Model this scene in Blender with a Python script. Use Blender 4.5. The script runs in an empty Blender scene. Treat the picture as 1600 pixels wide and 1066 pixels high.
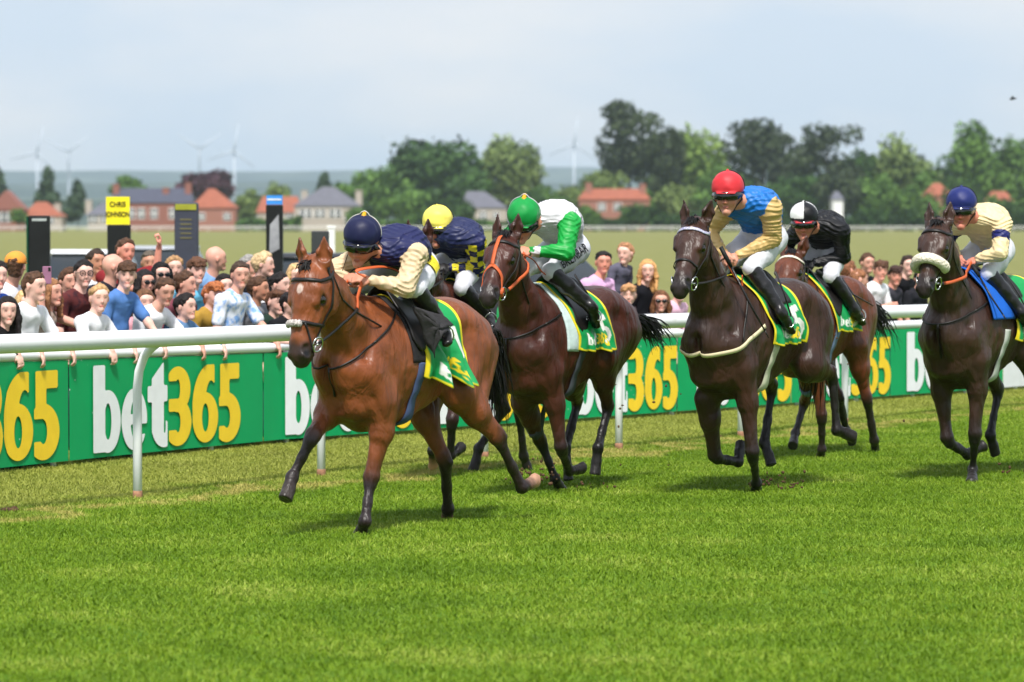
import bpy, bmesh, math, random
import numpy as np
from mathutils import Vector, Matrix

# ------------------------------------------------------------------ camera, sky, sun, exposure
SC = bpy.context.scene
R = math.radians
F, CX, CY, CAMH, HOR = 6000.0, 800.0, 533.0, 1.98, 350.0
TH = math.atan((CY-HOR)/F)
cam_d = bpy.data.cameras.new('camera'); cam = bpy.data.objects.new('camera', cam_d)
SC.collection.objects.link(cam); SC.camera = cam
cam.location = (0, 0, CAMH); cam.rotation_euler = (R(90)-TH, 0, 0)
cam_d.sensor_width = 36; cam_d.lens = F*36/1600
cam_d.clip_start = .5; cam_d.clip_end = 60000
cam_d.dof.use_dof = True; cam_d.dof.focus_distance = 26.3; cam_d.dof.aperture_fstop = 3.6

SUN_EL, SUN_AZ = R(56), R(178)      # azimuth clockwise from +Y: behind the camera, to its left
w = bpy.data.worlds.new('World'); SC.world = w; w.use_nodes = True
nt = w.node_tree; nt.nodes.clear()
def N(t, **kw):
    n = nt.nodes.new(t)
    for k, v in kw.items(): setattr(n, k, v)
    return n
out = N('ShaderNodeOutputWorld'); bg = N('ShaderNodeBackground'); bg.inputs['Strength'].default_value = .1
sky = N('ShaderNodeTexSky', sky_type='NISHITA', sun_disc=False, sun_elevation=SUN_EL, sun_rotation=SUN_AZ)
sky.air_density = 1.0; sky.dust_density = 2.5; sky.ozone_density = 1.0
tc = N('ShaderNodeTexCoord'); mp = N('ShaderNodeMapping'); mp.inputs['Scale'].default_value = (6, 6, 17)
mp.inputs['Location'].default_value = (.31, 0, .13)
nz = N('ShaderNodeTexNoise'); nz.inputs['Scale'].default_value = 1.15; nz.inputs['Detail'].default_value = 6
nz.inputs['Roughness'].default_value = .5
rp = N('ShaderNodeValToRGB')
rp.color_ramp.elements[0].position = .42; rp.color_ramp.elements[0].color = (5.9, 6.8, 8.1, 1)
rp.color_ramp.elements[1].position = .64; rp.color_ramp.elements[1].color = (7.7, 7.8, 8.2, 1)
mx = N('ShaderNodeMixRGB'); mx.inputs[0].default_value = .9
L = nt.links.new
L(tc.outputs['Generated'], mp.inputs[0]); L(mp.outputs[0], nz.inputs['Vector']); L(nz.outputs[0], rp.inputs[0])
L(sky.outputs[0], mx.inputs[1]); L(rp.outputs[0], mx.inputs[2]); L(mx.outputs[0], bg.inputs[0]); L(bg.outputs[0], out.inputs[0])
sd = bpy.data.lights.new('sun', 'SUN'); sd.energy = 4.2; sd.angle = R(7); sd.color = (1, .965, .91)
sun = bpy.data.objects.new('sun', sd); SC.collection.objects.link(sun)
sun.rotation_euler = Vector((-math.sin(SUN_AZ)*math.cos(SUN_EL), -math.cos(SUN_AZ)*math.cos(SUN_EL), -math.sin(SUN_EL))).to_track_quat('-Z', 'Y').to_euler()
SC.view_settings.view_transform = 'Standard'; SC.view_settings.look = 'None'
SC.view_settings.exposure = 0.28; SC.view_settings.gamma = 1
SC.cycles.use_denoising = True
SC.cycles.max_bounces = 6; SC.cycles.volume_bounces = 2; SC.cycles.transparent_max_bounces = 16

# ------------------------------------------------------------------ pixel <-> world (1600 px photo)
def ray(px, py):
    dx, dz = (px-CX)/F, -(py-CY)/F
    return np.array([dx, math.cos(TH)+dz*math.sin(TH), -math.sin(TH)+dz*math.cos(TH)])
CAM = np.array([0, 0, CAMH])
def at(px, py, Y):
    d = ray(px, py); return CAM + d*(Y/d[1])
def ground(px, py, z=0.):
    d = ray(px, py); return CAM + d*((z-CAMH)/d[2])

# ------------------------------------------------------------------ helpers
rng = np.random.default_rng(5); random.seed(5)
def S(r, g, b):
    f = lambda c: (c/255/12.92) if c/255 <= .04045 else ((c/255+.055)/1.055)**2.4
    return (f(r), f(g), f(b))
def unit(v):
    v = np.asarray(v, float); return v/(np.linalg.norm(v)+1e-12)
def lerp(a, b, t): return np.asarray(a, float)*(1-t)+np.asarray(b, float)*t

MATS = {}
def mat(name, col, rough=.6, spec=.3, var=.12, scale=8., bump=0., bscale=40., metal=0., sheen=0., coat=0., vcol=False, bdist=.01, col2=None, c2s=.55):
    """procedural surface: base colour (or vertex colour) broken up by noise, with an optional bump"""
    if name in MATS: return MATS[name]
    m = bpy.data.materials.new(name); m.use_nodes = True; t = m.node_tree; n = t.nodes; b = n['Principled BSDF']; l = t.links.new
    b.inputs['Roughness'].default_value = rough; b.inputs['Specular IOR Level'].default_value = spec
    b.inputs['Metallic'].default_value = metal; b.inputs['Sheen Weight'].default_value = sheen; b.inputs['Coat Weight'].default_value = coat
    b.inputs['Coat Roughness'].default_value = .3
    tcn = n.new('ShaderNodeTexCoord')
    no = n.new('ShaderNodeTexNoise'); no.inputs['Scale'].default_value = scale; no.inputs['Detail'].default_value = 5
    l(tcn.outputs['Object'], no.inputs['Vector'])
    mr = n.new('ShaderNodeMapRange'); mr.inputs[1].default_value = .3; mr.inputs[2].default_value = .7
    mr.inputs[3].default_value = 1-var; mr.inputs[4].default_value = 1+var
    l(no.outputs[0], mr.inputs[0])
    if vcol:
        src = n.new('ShaderNodeVertexColor'); src.layer_name = 'Col'; so = src.outputs[0]
    else:
        src = n.new('ShaderNodeRGB'); src.outputs[0].default_value = (*col, 1); so = src.outputs[0]
    if col2 is not None:
        mm = n.new('ShaderNodeMixRGB'); mm.inputs[2].default_value = (*col2, 1); l(so, mm.inputs[1])
        cr = n.new('ShaderNodeMapRange'); cr.inputs[1].default_value = c2s; cr.inputs[2].default_value = c2s+.12; l(no.outputs[0], cr.inputs[0]); l(cr.outputs[0], mm.inputs[0]); so = mm.outputs[0]
    vm = n.new('ShaderNodeVectorMath'); vm.operation = 'SCALE'
    l(so, vm.inputs[0]); l(mr.outputs[0], vm.inputs['Scale']); l(vm.outputs[0], b.inputs['Base Color'])
    if bump:
        nb = n.new('ShaderNodeTexNoise'); nb.inputs['Scale'].default_value = bscale; nb.inputs['Detail'].default_value = 4
        l(tcn.outputs['Object'], nb.inputs['Vector'])
        bp = n.new('ShaderNodeBump'); bp.inputs['Strength'].default_value = bump; bp.inputs['Distance'].default_value = bdist
        l(nb.outputs[0], bp.inputs['Height']); l(bp.outputs[0], b.inputs['Normal'])
    MATS[name] = m; return m

def crumple(m, scale=7., strength=.6, dist=.02):
    """sharp soft-cloth creases: a warped ridged noise as bump"""
    t = m.node_tree; n = t.nodes; l = t.links.new; b = n['Principled BSDF']; tcn = n.new('ShaderNodeTexCoord')
    a = n.new('ShaderNodeTexNoise'); a.noise_type = 'RIDGED_MULTIFRACTAL'; a.inputs['Scale'].default_value = scale; a.inputs['Detail'].default_value = 2.5; a.inputs['Distortion'].default_value = 1.2
    mpn = n.new('ShaderNodeMapping'); mpn.inputs['Rotation'].default_value = (.5, .8, .3); mpn.inputs['Scale'].default_value = (1, .45, 1); l(tcn.outputs['Object'], mpn.inputs[0]); l(mpn.outputs[0], a.inputs['Vector'])
    bp = n.new('ShaderNodeBump'); bp.inputs['Strength'].default_value = strength; bp.inputs['Distance'].default_value = dist; l(a.outputs[0], bp.inputs['Height']); l(bp.outputs[0], b.inputs['Normal']); return m

def link(o, parent=None):
    SC.collection.objects.link(o)
    if parent is not None: o.parent = parent
    return o
def tag(o, label=None, cat=None, group=None, kind=None):
    if label: o['label'] = label
    if cat: o['category'] = cat
    if group: o['group'] = group
    if kind: o['kind'] = kind
    return o
def thing(name, label, cat, loc=(0, 0, 0), rz=0., group=None):
    o = bpy.data.objects.new(name, None); link(o); o.location = [float(v) for v in loc]; o.rotation_euler = (0, 0, rz)
    o.empty_display_size = .1
    return tag(o, label, cat, group)
def mesh_np(name, V, Q, m, parent=None, smooth=True, cols=None, T=None):
    """V (n,3); Q (m,4) quads; optional T triangles; vertex colours cols (n,3)"""
    me = bpy.data.meshes.new(name)
    V = np.asarray(V, np.float32); Q = np.asarray(Q, np.int32).reshape(-1, 4)
    T = np.zeros((0, 3), np.int32) if T is None else np.asarray(T, np.int32).reshape(-1, 3)
    nq, ntr = len(Q), len(T)
    me.vertices.add(len(V)); me.vertices.foreach_set('co', V.ravel())
    me.loops.add(nq*4+ntr*3); me.loops.foreach_set('vertex_index', np.concatenate([Q.ravel(), T.ravel()]))
    me.polygons.add(nq+ntr)
    ls = np.concatenate([np.arange(nq)*4, nq*4+np.arange(ntr)*3]).astype(np.int32)
    me.polygons.foreach_set('loop_start', ls)
    me.update(calc_edges=True); me.validate()
    if smooth: me.shade_smooth()
    if cols is not None:
        a = me.color_attributes.new('Col', 'FLOAT_COLOR', 'POINT')
        c = np.ones((len(me.vertices), 4), np.float32); c[:len(cols), :3] = cols[:len(me.vertices)]
        a.data.foreach_set('color', c.ravel())
    if m is not None: me.materials.append(m)
    return link(bpy.data.objects.new(name, me), parent)

class MB:
    """collects boxes, tubes, patches; build() links them as ONE mesh object"""
    def __init__(s): s.v = []; s.f = []; s.mi = []; s.cur = 0
    def add(s, vs, fs):
        o = len(s.v); s.v += [tuple(float(c) for c in v) for v in vs]; s.f += [tuple(i+o for i in f) for f in fs]; s.mi += [s.cur]*len(fs)
    def box(s, c, d, M=None):
        x, y, z = d[0]/2, d[1]/2, d[2]/2
        vs = [np.array([sx*x, sy*y, sz*z]) for sz in (-1, 1) for sy in (-1, 1) for sx in (-1, 1)]
        if M is not None: vs = [M@v for v in vs]
        s.add([v+np.asarray(c, float) for v in vs], [(0, 2, 3, 1), (4, 5, 7, 6), (0, 1, 5, 4), (2, 6, 7, 3), (0, 4, 6, 2), (1, 3, 7, 5)])
    def sweep(s, pts, rad, n=10, up=(0, 0, 1), cap=True, nrm=None):
        """tube through pts; rad = number, or list of (rw, rh) with rh along the normal"""
        pts = [np.asarray(p, float) for p in pts]; k = len(pts); vs = []
        for i, p in enumerate(pts):
            d = unit(pts[min(i+1, k-1)]-pts[max(i-1, 0)])
            u = np.asarray(nrm[i] if nrm is not None else up, float); u = u-d*np.dot(u, d)
            if np.linalg.norm(u) < 1e-4: u = np.cross(d, [1, .3, .2])
            u = unit(u); b = np.cross(d, u); r = rad[i] if hasattr(rad, '__len__') else rad
            rw, rh = (r, r) if not hasattr(r, '__len__') else r
            for j in range(n):
                a = 2*math.pi*(j+.5)/n; vs.append(p+b*(math.cos(a)*rw)+u*(math.sin(a)*rh))
        fs = [(i*n+j, i*n+(j+1) % n, (i+1)*n+(j+1) % n, (i+1)*n+j) for i in range(k-1) for j in range(n)]
        if cap: fs += [tuple(range(n))[::-1], tuple((k-1)*n+j for j in range(n))]
        s.add(vs, fs)
    def strap(s, pts, nrm, wd, th=.004):
        s.sweep(pts, [(wd/2*1.2, th)]*len(pts), n=6, nrm=nrm)
    def sphere(s, c, r, n=12, m=8, M=None):
        r = np.array(r if hasattr(r, '__len__') else (r, r, r), float); vs = []
        for i in range(m+1):
            th = math.pi*i/m
            for j in range(n):
                ph = 2*math.pi*j/n; v = np.array([math.sin(th)*math.cos(ph), math.sin(th)*math.sin(ph), math.cos(th)])*r
                vs.append((M@v if M is not None else v)+np.asarray(c, float))
        s.add(vs, [(i*n+j, (i+1)*n+j, (i+1)*n+(j+1) % n, i*n+(j+1) % n) for i in range(m) for j in range(n)])
    def ring(s, c, nrm, r, t, n=20):
        nrm = unit(nrm); a = unit(np.cross(nrm, [.3, .2, 1])); b = np.cross(nrm, a)
        pts = [np.asarray(c)+a*r*math.cos(2*math.pi*i/n)+b*r*math.sin(2*math.pi*i/n) for i in range(n+1)]
        s.sweep(pts, t, n=6, nrm=[nrm]*(n+1), cap=False)
    def build(s, name, m, parent=None, smooth=True, mats=None):
        me = bpy.data.meshes.new(name); me.from_pydata(s.v, [], s.f); me.validate()
        if smooth: me.shade_smooth()
        if mats:
            for q in mats: me.materials.append(q)
            if len(me.polygons) == len(s.mi): me.polygons.foreach_set('material_index', s.mi)
        elif m is not None: me.materials.append(m)
        return link(bpy.data.objects.new(name, me), parent)

# ------------------------------------------------------------------ smooth implicit bodies
def wob(P, f, seed=0.):
    """cheap smooth pseudo-noise in about -1..1"""
    x, y, z = P[..., 0]*f+seed, P[..., 1]*f+seed*1.7, P[..., 2]*f+seed*.6
    a = np.sin(x*1.9+1.3*np.sin(y*1.7+z))+np.sin(y*2.3+1.1*np.sin(z*1.9+x*.7)+2.1)+np.sin(z*2.1+1.2*np.sin(x*1.6+y*.9)+4.2)
    return a/3
class SDF:
    def __init__(s): s.P = []
    def seg(s, a, b, ra, rb=None, side=(0, 1, 0), k=.03, col=0, sub=False, clip=None, tint=None):
        rb = ra if rb is None else rb
        ra = (ra, ra) if not hasattr(ra, '__len__') else ra; rb = (rb, rb) if not hasattr(rb, '__len__') else rb
        a = np.asarray(a, float); b = np.asarray(b, float)
        if np.linalg.norm(b-a) < 1e-5: b = a+np.array([0, 0, 1e-4])
        ax = unit(b-a); w = np.asarray(side, float); w = w-ax*np.dot(w, ax)
        if np.linalg.norm(w) < 1e-3: w = np.cross(ax, [.3, .9, .1])
        w = unit(w); v = np.cross(ax, w)
        s.P.append(dict(a=a, b=b, ax=ax, w=w, v=v, ra=ra, rb=rb, k=k, col=col, sub=sub, clip=clip)); return s
    def ball(s, c, r, **kw):
        c = np.asarray(c, float); return s.seg(c-[0, 0, 1e-3], c+[0, 0, 1e-3], r, r, **kw)
    def chain(s, pts, rad, **kw):
        for i in range(len(pts)-1): s.seg(pts[i], pts[i+1], rad[i], rad[i+1], **kw)
        return s
    def ev(s, p, X):
        q = X-p['a']; L = np.linalg.norm(p['b']-p['a'])
        t = q@p['ax']; tc = np.clip(t/L, 0, 1); ov = t-tc*L
        u = q@p['w']; v = q@p['v']
        rw = p['ra'][0]+(p['rb'][0]-p['ra'][0])*tc; rh = p['ra'][1]+(p['rb'][1]-p['ra'][1])*tc
        ro = np.minimum(rw, rh)
        if p['ra'][0] == p['ra'][1] and p['rb'][0] == p['rb'][1]:
            d = np.sqrt(u*u+v*v+ov*ov)-rw
        else:
            k0 = np.sqrt((u/rw)**2+(v/rh)**2+(ov/ro)**2); k1 = np.sqrt((u/rw**2)**2+(v/rh**2)**2+(ov/ro**2)**2)+1e-9
            d = k0*(k0-1)/k1; d = np.where(k0 < 1e-4, -ro, d)
        if p['clip'] is not None: d = np.maximum(d, (X-p['clip'][0])@p['clip'][1])
        return d
    def pack(s):
        A = {k: np.array([p[k] for p in s.P]) for k in ('a', 'ax', 'w', 'v', 'ra', 'rb')}; A['L'] = np.array([np.linalg.norm(p['b']-p['a']) for p in s.P]); A['n'] = len(s.P); s.A = A
    def at(s, X):
        d = np.full(len(X), 1.)
        if len(X) <= 12000:
            if getattr(s, 'A', None) is None or s.A['n'] != len(s.P): s.pack()
            A = s.A; q = X[None]-A['a'][:, None]; L = A['L'][:, None]
            t = np.einsum('pni,pi->pn', q, A['ax']); tc = np.clip(t/L, 0, 1); ov = t-tc*L
            u = np.einsum('pni,pi->pn', q, A['w']); v = np.einsum('pni,pi->pn', q, A['v'])
            rw = A['ra'][:, :1]+(A['rb'][:, :1]-A['ra'][:, :1])*tc; rh = A['ra'][:, 1:]+(A['rb'][:, 1:]-A['ra'][:, 1:])*tc; ro = np.minimum(rw, rh)
            k0 = np.sqrt((u/rw)**2+(v/rh)**2+(ov/ro)**2)+1e-6; k1 = np.sqrt((u/rw**2)**2+(v/rh**2)**2+(ov/ro**2)**2)+1e-9
            E = k0*(k0-1)/k1
            for i, p in enumerate(s.P):
                e = E[i]
                if p['clip'] is not None: e = np.maximum(e, (X-p['clip'][0])@p['clip'][1])
                d = s.comb(p, d, e)
            return d
        for p in s.P: d = s.comb(p, d, s.ev(p, X))
        return d
    @staticmethod
    def comb(p, d, e):
        k = p['k']
        if p['sub']:
            e = -e; h = np.maximum(k-np.abs(d-e), 0)/k; return np.maximum(d, e)+h*h*k*.25
        h = np.maximum(k-np.abs(d-e), 0)/k; return np.minimum(d, e)-h*h*k*.25
    def field(s, h, off=0., disp=None, pad=.03):
        lo = np.min([np.minimum(p['a']-max(p['ra']), p['b']-max(p['rb'])) for p in s.P if not p['sub']], 0)-pad-off-2*h
        hi = np.max([np.maximum(p['a']+max(p['ra']), p['b']+max(p['rb'])) for p in s.P if not p['sub']], 0)+pad+off+2*h
        n = np.ceil((hi-lo)/h).astype(int)+1
        G = np.full(n, 1., np.float32)
        for p in s.P:
            mg = p['k']+off+.03+2*h
            l = np.minimum(p['a']-max(p['ra']), p['b']-max(p['rb']))-mg; u = np.maximum(p['a']+max(p['ra']), p['b']+max(p['rb']))+mg
            i0 = np.maximum(np.floor((l-lo)/h).astype(int), 0); i1 = np.minimum(np.ceil((u-lo)/h).astype(int)+1, n)
            if (i1 <= i0).any(): continue
            sl = tuple(slice(i0[j], i1[j]) for j in range(3))
            ax = [lo[j]+np.arange(i0[j], i1[j])*h for j in range(3)]
            X = np.stack(np.meshgrid(*ax, indexing='ij'), -1).astype(np.float32)
            G[sl] = s.comb(p, G[sl], s.ev(p, X))
        if disp is not None:
            ax = [lo[j]+np.arange(n[j])*h for j in range(3)]
            m = np.abs(G-off) < .05
            idx = np.argwhere(m); X = lo+idx*h
            G[m] += disp(X).astype(np.float32)
        return G-off, lo
    def cols(s, X, pal, tau=.012, hard=False):
        acc = np.zeros((len(X), 3)); ws = np.full(len(X), 1e-12); best = np.full(len(X), 9.); bi = np.zeros(len(X), int); X = np.asarray(X, np.float32)
        for p in s.P:
            if p['sub'] and p['col'] == 0: continue
            d = s.ev(p, X)
            if p['sub']: d = -d if False else np.abs(d)
            if hard:
                m = d < best; best[m] = d[m]; bi[m] = p['col']
            else:
                wgt = np.exp(-np.clip(d, -.03, 1)/tau); acc += wgt[:, None]*np.array(pal[p['col']]); ws += wgt
        if hard: return np.array(pal)[bi]
        return acc/ws[:, None]
    def nrm(s, X, e=.004):
        g = np.stack([s.at(X+np.eye(3)[i]*e)-s.at(X-np.eye(3)[i]*e) for i in range(3)], -1)
        return g/(np.linalg.norm(g, axis=1, keepdims=True)+1e-9)
    def snap(s, X, off=.006, it=8):
        """move points onto the surface (+ offset)"""
        X = np.array(X, float)
        for _ in range(it):
            d = s.at(X)-off; X = X-s.nrm(X)*np.clip(d, -.05, .05)[:, None]*.9
        return X, s.nrm(X)
    def march(s, c, dirs, r0=.35, off=.006):
        """from outside towards centre c along -dirs"""
        c = np.asarray(c, float); D = np.array([unit(v) for v in dirs]); t = np.full(len(D), float(r0))
        for _ in range(22):
            t = np.maximum(t-(s.at(c+D*t[:, None])-off)*.85, 0)
        X = c+D*t[:, None]; return X, s.nrm(X)

def nets(G, lo, h, smooth=1):
    ins = G < 0; n = np.array(G.shape)
    c = np.zeros(n-1, np.int8)
    for dx in (0, 1):
        for dy in (0, 1):
            for dz in (0, 1): c += ins[dx:n[0]-1+dx, dy:n[1]-1+dy, dz:n[2]-1+dz]
    act = np.argwhere((c > 0) & (c < 8)); idx = np.full(n-1, -1, np.int64); idx[tuple(act.T)] = np.arange(len(act))
    cor = {}
    for dx in (0, 1):
        for dy in (0, 1):
            for dz in (0, 1): cor[dx, dy, dz] = G[act[:, 0]+dx, act[:, 1]+dy, act[:, 2]+dz]
    P = np.zeros((len(act), 3)); cnt = np.zeros(len(act))
    for ax in range(3):
        for a in (0, 1):
            for b in (0, 1):
                k0 = [a, b]; k0.insert(ax, 0); k1 = [a, b]; k1.insert(ax, 1)
                g0, g1 = cor[tuple(k0)], cor[tuple(k1)]; m = (g0 < 0) != (g1 < 0)
                t = np.where(m, g0/np.where(m, g0-g1, 1), 0)
                for j in range(3): P[:, j] += np.where(m, t if j == ax else k0[j], 0)
                cnt += m
    V = lo+(act+P/cnt[:, None])*h
    Q = []
    for ax in range(3):
        s0 = [slice(0, n[0]), slice(0, n[1]), slice(0, n[2])]; s1 = list(s0); s0[ax] = slice(0, n[ax]-1); s1[ax] = slice(1, n[ax])
        a0, a1 = ins[tuple(s0)], ins[tuple(s1)]
        e = np.argwhere(a0 != a1); o = [j for j in range(3) if j != ax]
        e = e[(e[:, o[0]] > 0) & (e[:, o[1]] > 0) & (e[:, o[0]] < n[o[0]]-1) & (e[:, o[1]] < n[o[1]]-1)]
        def cell(d0, d1):
            q = e.copy(); q[:, o[0]] -= d0; q[:, o[1]] -= d1; return idx[tuple(q.T)]
        q = np.stack([cell(1, 1), cell(0, 1), cell(0, 0), cell(1, 0)], 1)
        fl = a0[tuple(e.T)]
        if ax == 1: fl = ~fl
        q[~fl] = q[~fl][:, ::-1]; Q.append(q)
    Q = np.concatenate(Q); Q = Q[(Q >= 0).all(1)]
    for _ in range(smooth):
        A = np.zeros_like(V); C = np.zeros(len(V))
        for i in range(4):
            np.add.at(A, Q[:, i], V[Q[:, (i+1) % 4]]); np.add.at(A, Q[:, i], V[Q[:, (i+3) % 4]]); np.add.at(C, Q[:, i], 2)
        m = C > 0; V[m] = V[m]*.5+.5*A[m]/C[m][:, None]
    return V, Q
def sdf_mesh(name, s, h, m, parent, pal=None, tau=.012, off=0., disp=None, sc=1., origin=(0, 0, 0), smooth=1, hard=False, colfn=None):
    G, lo = s.field(h, off, disp); V, Q = nets(G, lo, h, smooth)
    c = s.cols(V, pal, tau, hard) if pal is not None else None
    if colfn is not None: c = colfn(V, c)
    return mesh_np(name, (V-np.asarray(origin))*sc, Q, m, parent, cols=c)
# ------------------------------------------------------------------ a frame that stands on the turf and faces psi
class Frame:
    def __init__(s, O, psi, sc=1.):
        s.O = np.array([O[0], O[1], 0.]); s.psi = R(psi); s.sc = sc
        f = np.array([-math.sin(s.psi), -math.cos(s.psi), 0]); l = np.array([math.cos(s.psi), -math.sin(s.psi), 0])
        s.M = np.stack([f, l, [0, 0, 1]], 1)            # local -> world
        s.rz = math.atan2(f[1], f[0])
    def loc(s, P): return s.M.T@(np.asarray(P)-s.O)/s.sc
    def world(s, p): return s.M@(np.asarray(p, float)*s.sc)+s.O
    def rayl(s, px): return s.loc(CAM), s.M.T@ray(*px)
    def onplane(s, px, y):
        o, d = s.rayl(px); return o+d*((y-o[1])/d[1])
    def solve(s, px, prev, Lb, y0, wl=1., wy=.35):
        o, d = s.rayl(px); d = unit(d); t0 = np.dot(np.asarray(prev)-o, d)
        T = t0+np.linspace(-.9, .9, 721); P = o+d*T[:, None]
        c = wl*(np.linalg.norm(P-prev, axis=1)-Lb)**2+wy*(P[:, 1]-y0)**2
        return P[np.argmin(c)]

def V3(*a): return np.array(a, float)

def build_horse(cfg):
    fr = Frame(cfg['O'], cfg['psi'], cfg.get('sc', 1.)); fr_ = fr
    lift, pitch = cfg.get('lift', -.05), R(cfg.get('pitch', 0))
    def T(x, y, z):
        zz = z-1.2; return V3(x*math.cos(pitch)-zz*math.sin(pitch), y, 1.2+lift+x*math.sin(pitch)+zz*math.cos(pitch))
    root = thing('racehorse', cfg['label'], 'horse', (fr.O[0], fr.O[1], 0), fr.rz, 'racehorses galloping along the rail')
    s = SDF()
    C, D, Wh, Mz = 0, 1, 2, 3    # coat, dark points, white, muzzle
    # trunk
    st = [(-.84, 1.33, 1.10, .10), (-.70, 1.47, 1.02, .20), (-.46, 1.565, .99, .265), (-.2, 1.545, .93, .268), (.05, 1.51, .86, .285), (.28, 1.54, .80, .27), (.45, 1.56, .80, .235), (.62, 1.46, .86, .20), (.72, 1.34, .98, .15)]
    TW = cfg.get('tw', .94)
    pts = [T(x, 0, (a+b)/2) for x, a, b, w_ in st]; rad = [(w_*TW, (a-b)/2) for x, a, b, w_ in st]
    s.chain(pts, rad, k=.06, col=C)
    s.seg(T(.20, 0, 1.50), T(.52, 0, 1.53), (.05, .07), (.045, .08), k=.09, col=C)      # withers
    for sg in (1, -1):
        s.seg(T(-.34, sg*.12, 1.43), T(-.62, sg*.13, 1.28), (.13, .13), (.13, .17), k=.08, col=C)   # rump
        s.seg(T(.40, sg*.12*TW, 1.38), T(.64, sg*.145*TW, 1.10), (.07, .12), (.080, .12), k=.05, col=C)    # shoulder blade
        s.seg(T(.60, sg*.14, 1.13), T(.46, sg*.17, .98), (.09, .11), (.085, .12), k=.05, col=C)   # upper arm
        s.seg(T(.69, sg*.08, 1.10), T(.60, sg*.09, .92), (.085, .08), (.09, .09), k=.035, col=C)   # breast
    s.chain([T(.62, 0, .90), T(.42, 0, .83), T(.15, 0, .85), T(-.15, 0, .93)], [(.11, .08), (.13, .08), (.15, .06), (.15, .03)], k=.09, col=C)
    s.seg(T(.83, 0, 1.16), T(.76, 0, .88), (.012, .03), (.014, .03), k=.09, col=0, sub=True)   # furrow between the breast muscles
    for sg in (1, -1):       # hollows that set the muscles off: before and behind the shoulder, flank, buttock
        s.seg(T(.60, sg*.235, 1.46), T(.66, sg*.20, 1.22), .022, .018, k=.06, col=0, sub=True)
        s.seg(T(.30, sg*.30, 1.40), T(.36, sg*.31, 1.12), .022, .020, k=.07, col=0, sub=True)
        s.seg(T(.30, sg*.30, 1.08), T(.36, sg*.28, .92), .03, .025, k=.06, col=0, sub=True)
        s.seg(T(.18, sg*.30*TW, 1.02), T(-.22, sg*.31*TW, .98), .018, .016, k=.06, col=0, sub=True)
        s.seg(T(-.52, sg*.335, 1.40), T(-.44, sg*.33, 1.10), .03, .03, k=.06, col=0, sub=True)
        s.seg(T(-.34, sg*.32, 1.36), T(-.30, sg*.33, 1.12), .035, .03, k=.10, col=0, sub=True)
        s.seg(T(-.66, sg*.30, 1.30), T(-.66, sg*.30, 1.05), .012, .015, k=.05, col=0, sub=True)
        s.seg(T(.50, sg*.27, 1.22), T(.56, sg*.27, 1.04), .012, .012, k=.04, col=0, sub=True)
    J = {}
    LW = cfg.get('lw', 1.10)
    def wd_(r, p): 
        f = LW
        return tuple(x*f for x in r) if hasattr(r, '__len__') else r*f
    def sg_(a_, b_, ra, rb=None, **kw):
        s.seg(a_, b_, wd_(ra, 0), None if rb is None else wd_(rb, 0), **kw)
    def bl_(c_, r, **kw): s.ball(c_, r*LW, **kw)
    # front legs
    for key, sg in (('fl', 1), ('fr', -1)):
        c = cfg[key]; y0 = sg*.13
        E = T(*(c.get('E') or (.44, sg*.165, .90)))
        if c.get('Epx'): E = fr.solve(c['Epx'], T(.62, sg*.16, 1.12), .30, sg*.17, wy=1.5)
        K = fr.solve(c['K'], E, .44, y0); Fk = fr.solve(c['F'], K, .285, y0, wl=2.); H = fr.solve(c['H'], Fk, .175, y0, wl=6.)
        J[key] = (E, K, Fk, H)
        ax = unit(K-E); sd = unit(np.cross(np.cross(ax, [0, 1, 0]), ax)); fw = np.cross(sd, ax)
        if fw[0] < 0 and abs(ax[2]) > .3: fw = -fw
        up_ = unit(T(.5, sg*.16, 1.0)-E)
        sg_(E+up_*.04, lerp(E, K, .35), (.072, .105), (.062, .082), side=sd, k=.07, col=C)
        sg_(lerp(E, K, .3), lerp(E, K, .93), (.062, .078), (.034, .040), side=sd, k=.03, col=C)
        sg_(lerp(E, K, .78), lerp(E, K, .95), (.035, .042), (.034, .040), side=sd, k=.02, col=D)
        sg_(lerp(E, K, .95), lerp(K, Fk, .10), (.041, .042), (.036, .038), side=sd, k=.03, col=D)
        cd = D; hc = D
        sg_(lerp(K, Fk, .1), lerp(K, Fk, .55), (.031, .034), (.023, .030), side=sd, k=.02, col=cd)
        sg_(lerp(K, Fk, .5), Fk, (.023, .030), (.029, .034), side=sd, k=.02, col=cd)
        bl_(Fk, .036, k=.02, col=cd)
        hd = unit(H-Fk); Co = Fk+(H-Fk)*.52; fwd = c.get('toe')
        if fwd is None:
            fwd = np.cross(sd, hd); fwd = fwd if fwd[0]*(1 if hd[2] < .3 else -1) > 0 else -fwd
        fwd = unit(np.asarray(fwd, float))
        sg_(Fk, Co, (.028, .030), (.034, .036), side=sd, k=.02, col=cd)
        nrm = hd if c.get('flat') is None else V3(0, 0, -1)
        s.seg(Co, H+hd*.05+fwd*.015, (.037, .040), (.051, .057), side=sd, k=.012, col=c.get('hoof', 4), clip=(H, nrm))
    for key, sg in (('hl', 1), ('hr', -1)):
        c = cfg[key]; y0 = sg*.14
        Hip = T(-.56, sg*.13, 1.27)
        St = T(*(c.get('St') or (-.36, sg*.19, .98)))
        if c.get('Spx'): St = fr.solve(c['Spx'], Hip, .40, sg*.19, wy=1.5)
        Hk = fr.solve(c['K'], St, .46, y0); Fk = fr.solve(c['F'], Hk, .36, y0); H = fr.solve(c['H'], Fk, .175, y0, wl=6.)
        J[key] = (Hip, St, Hk, Fk, H)
        ax = unit(Hk-St); sd = V3(0, 1, 0)
        s.seg(Hip, St, (.14, .20), (.115, .14), k=.06, col=C)
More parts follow.
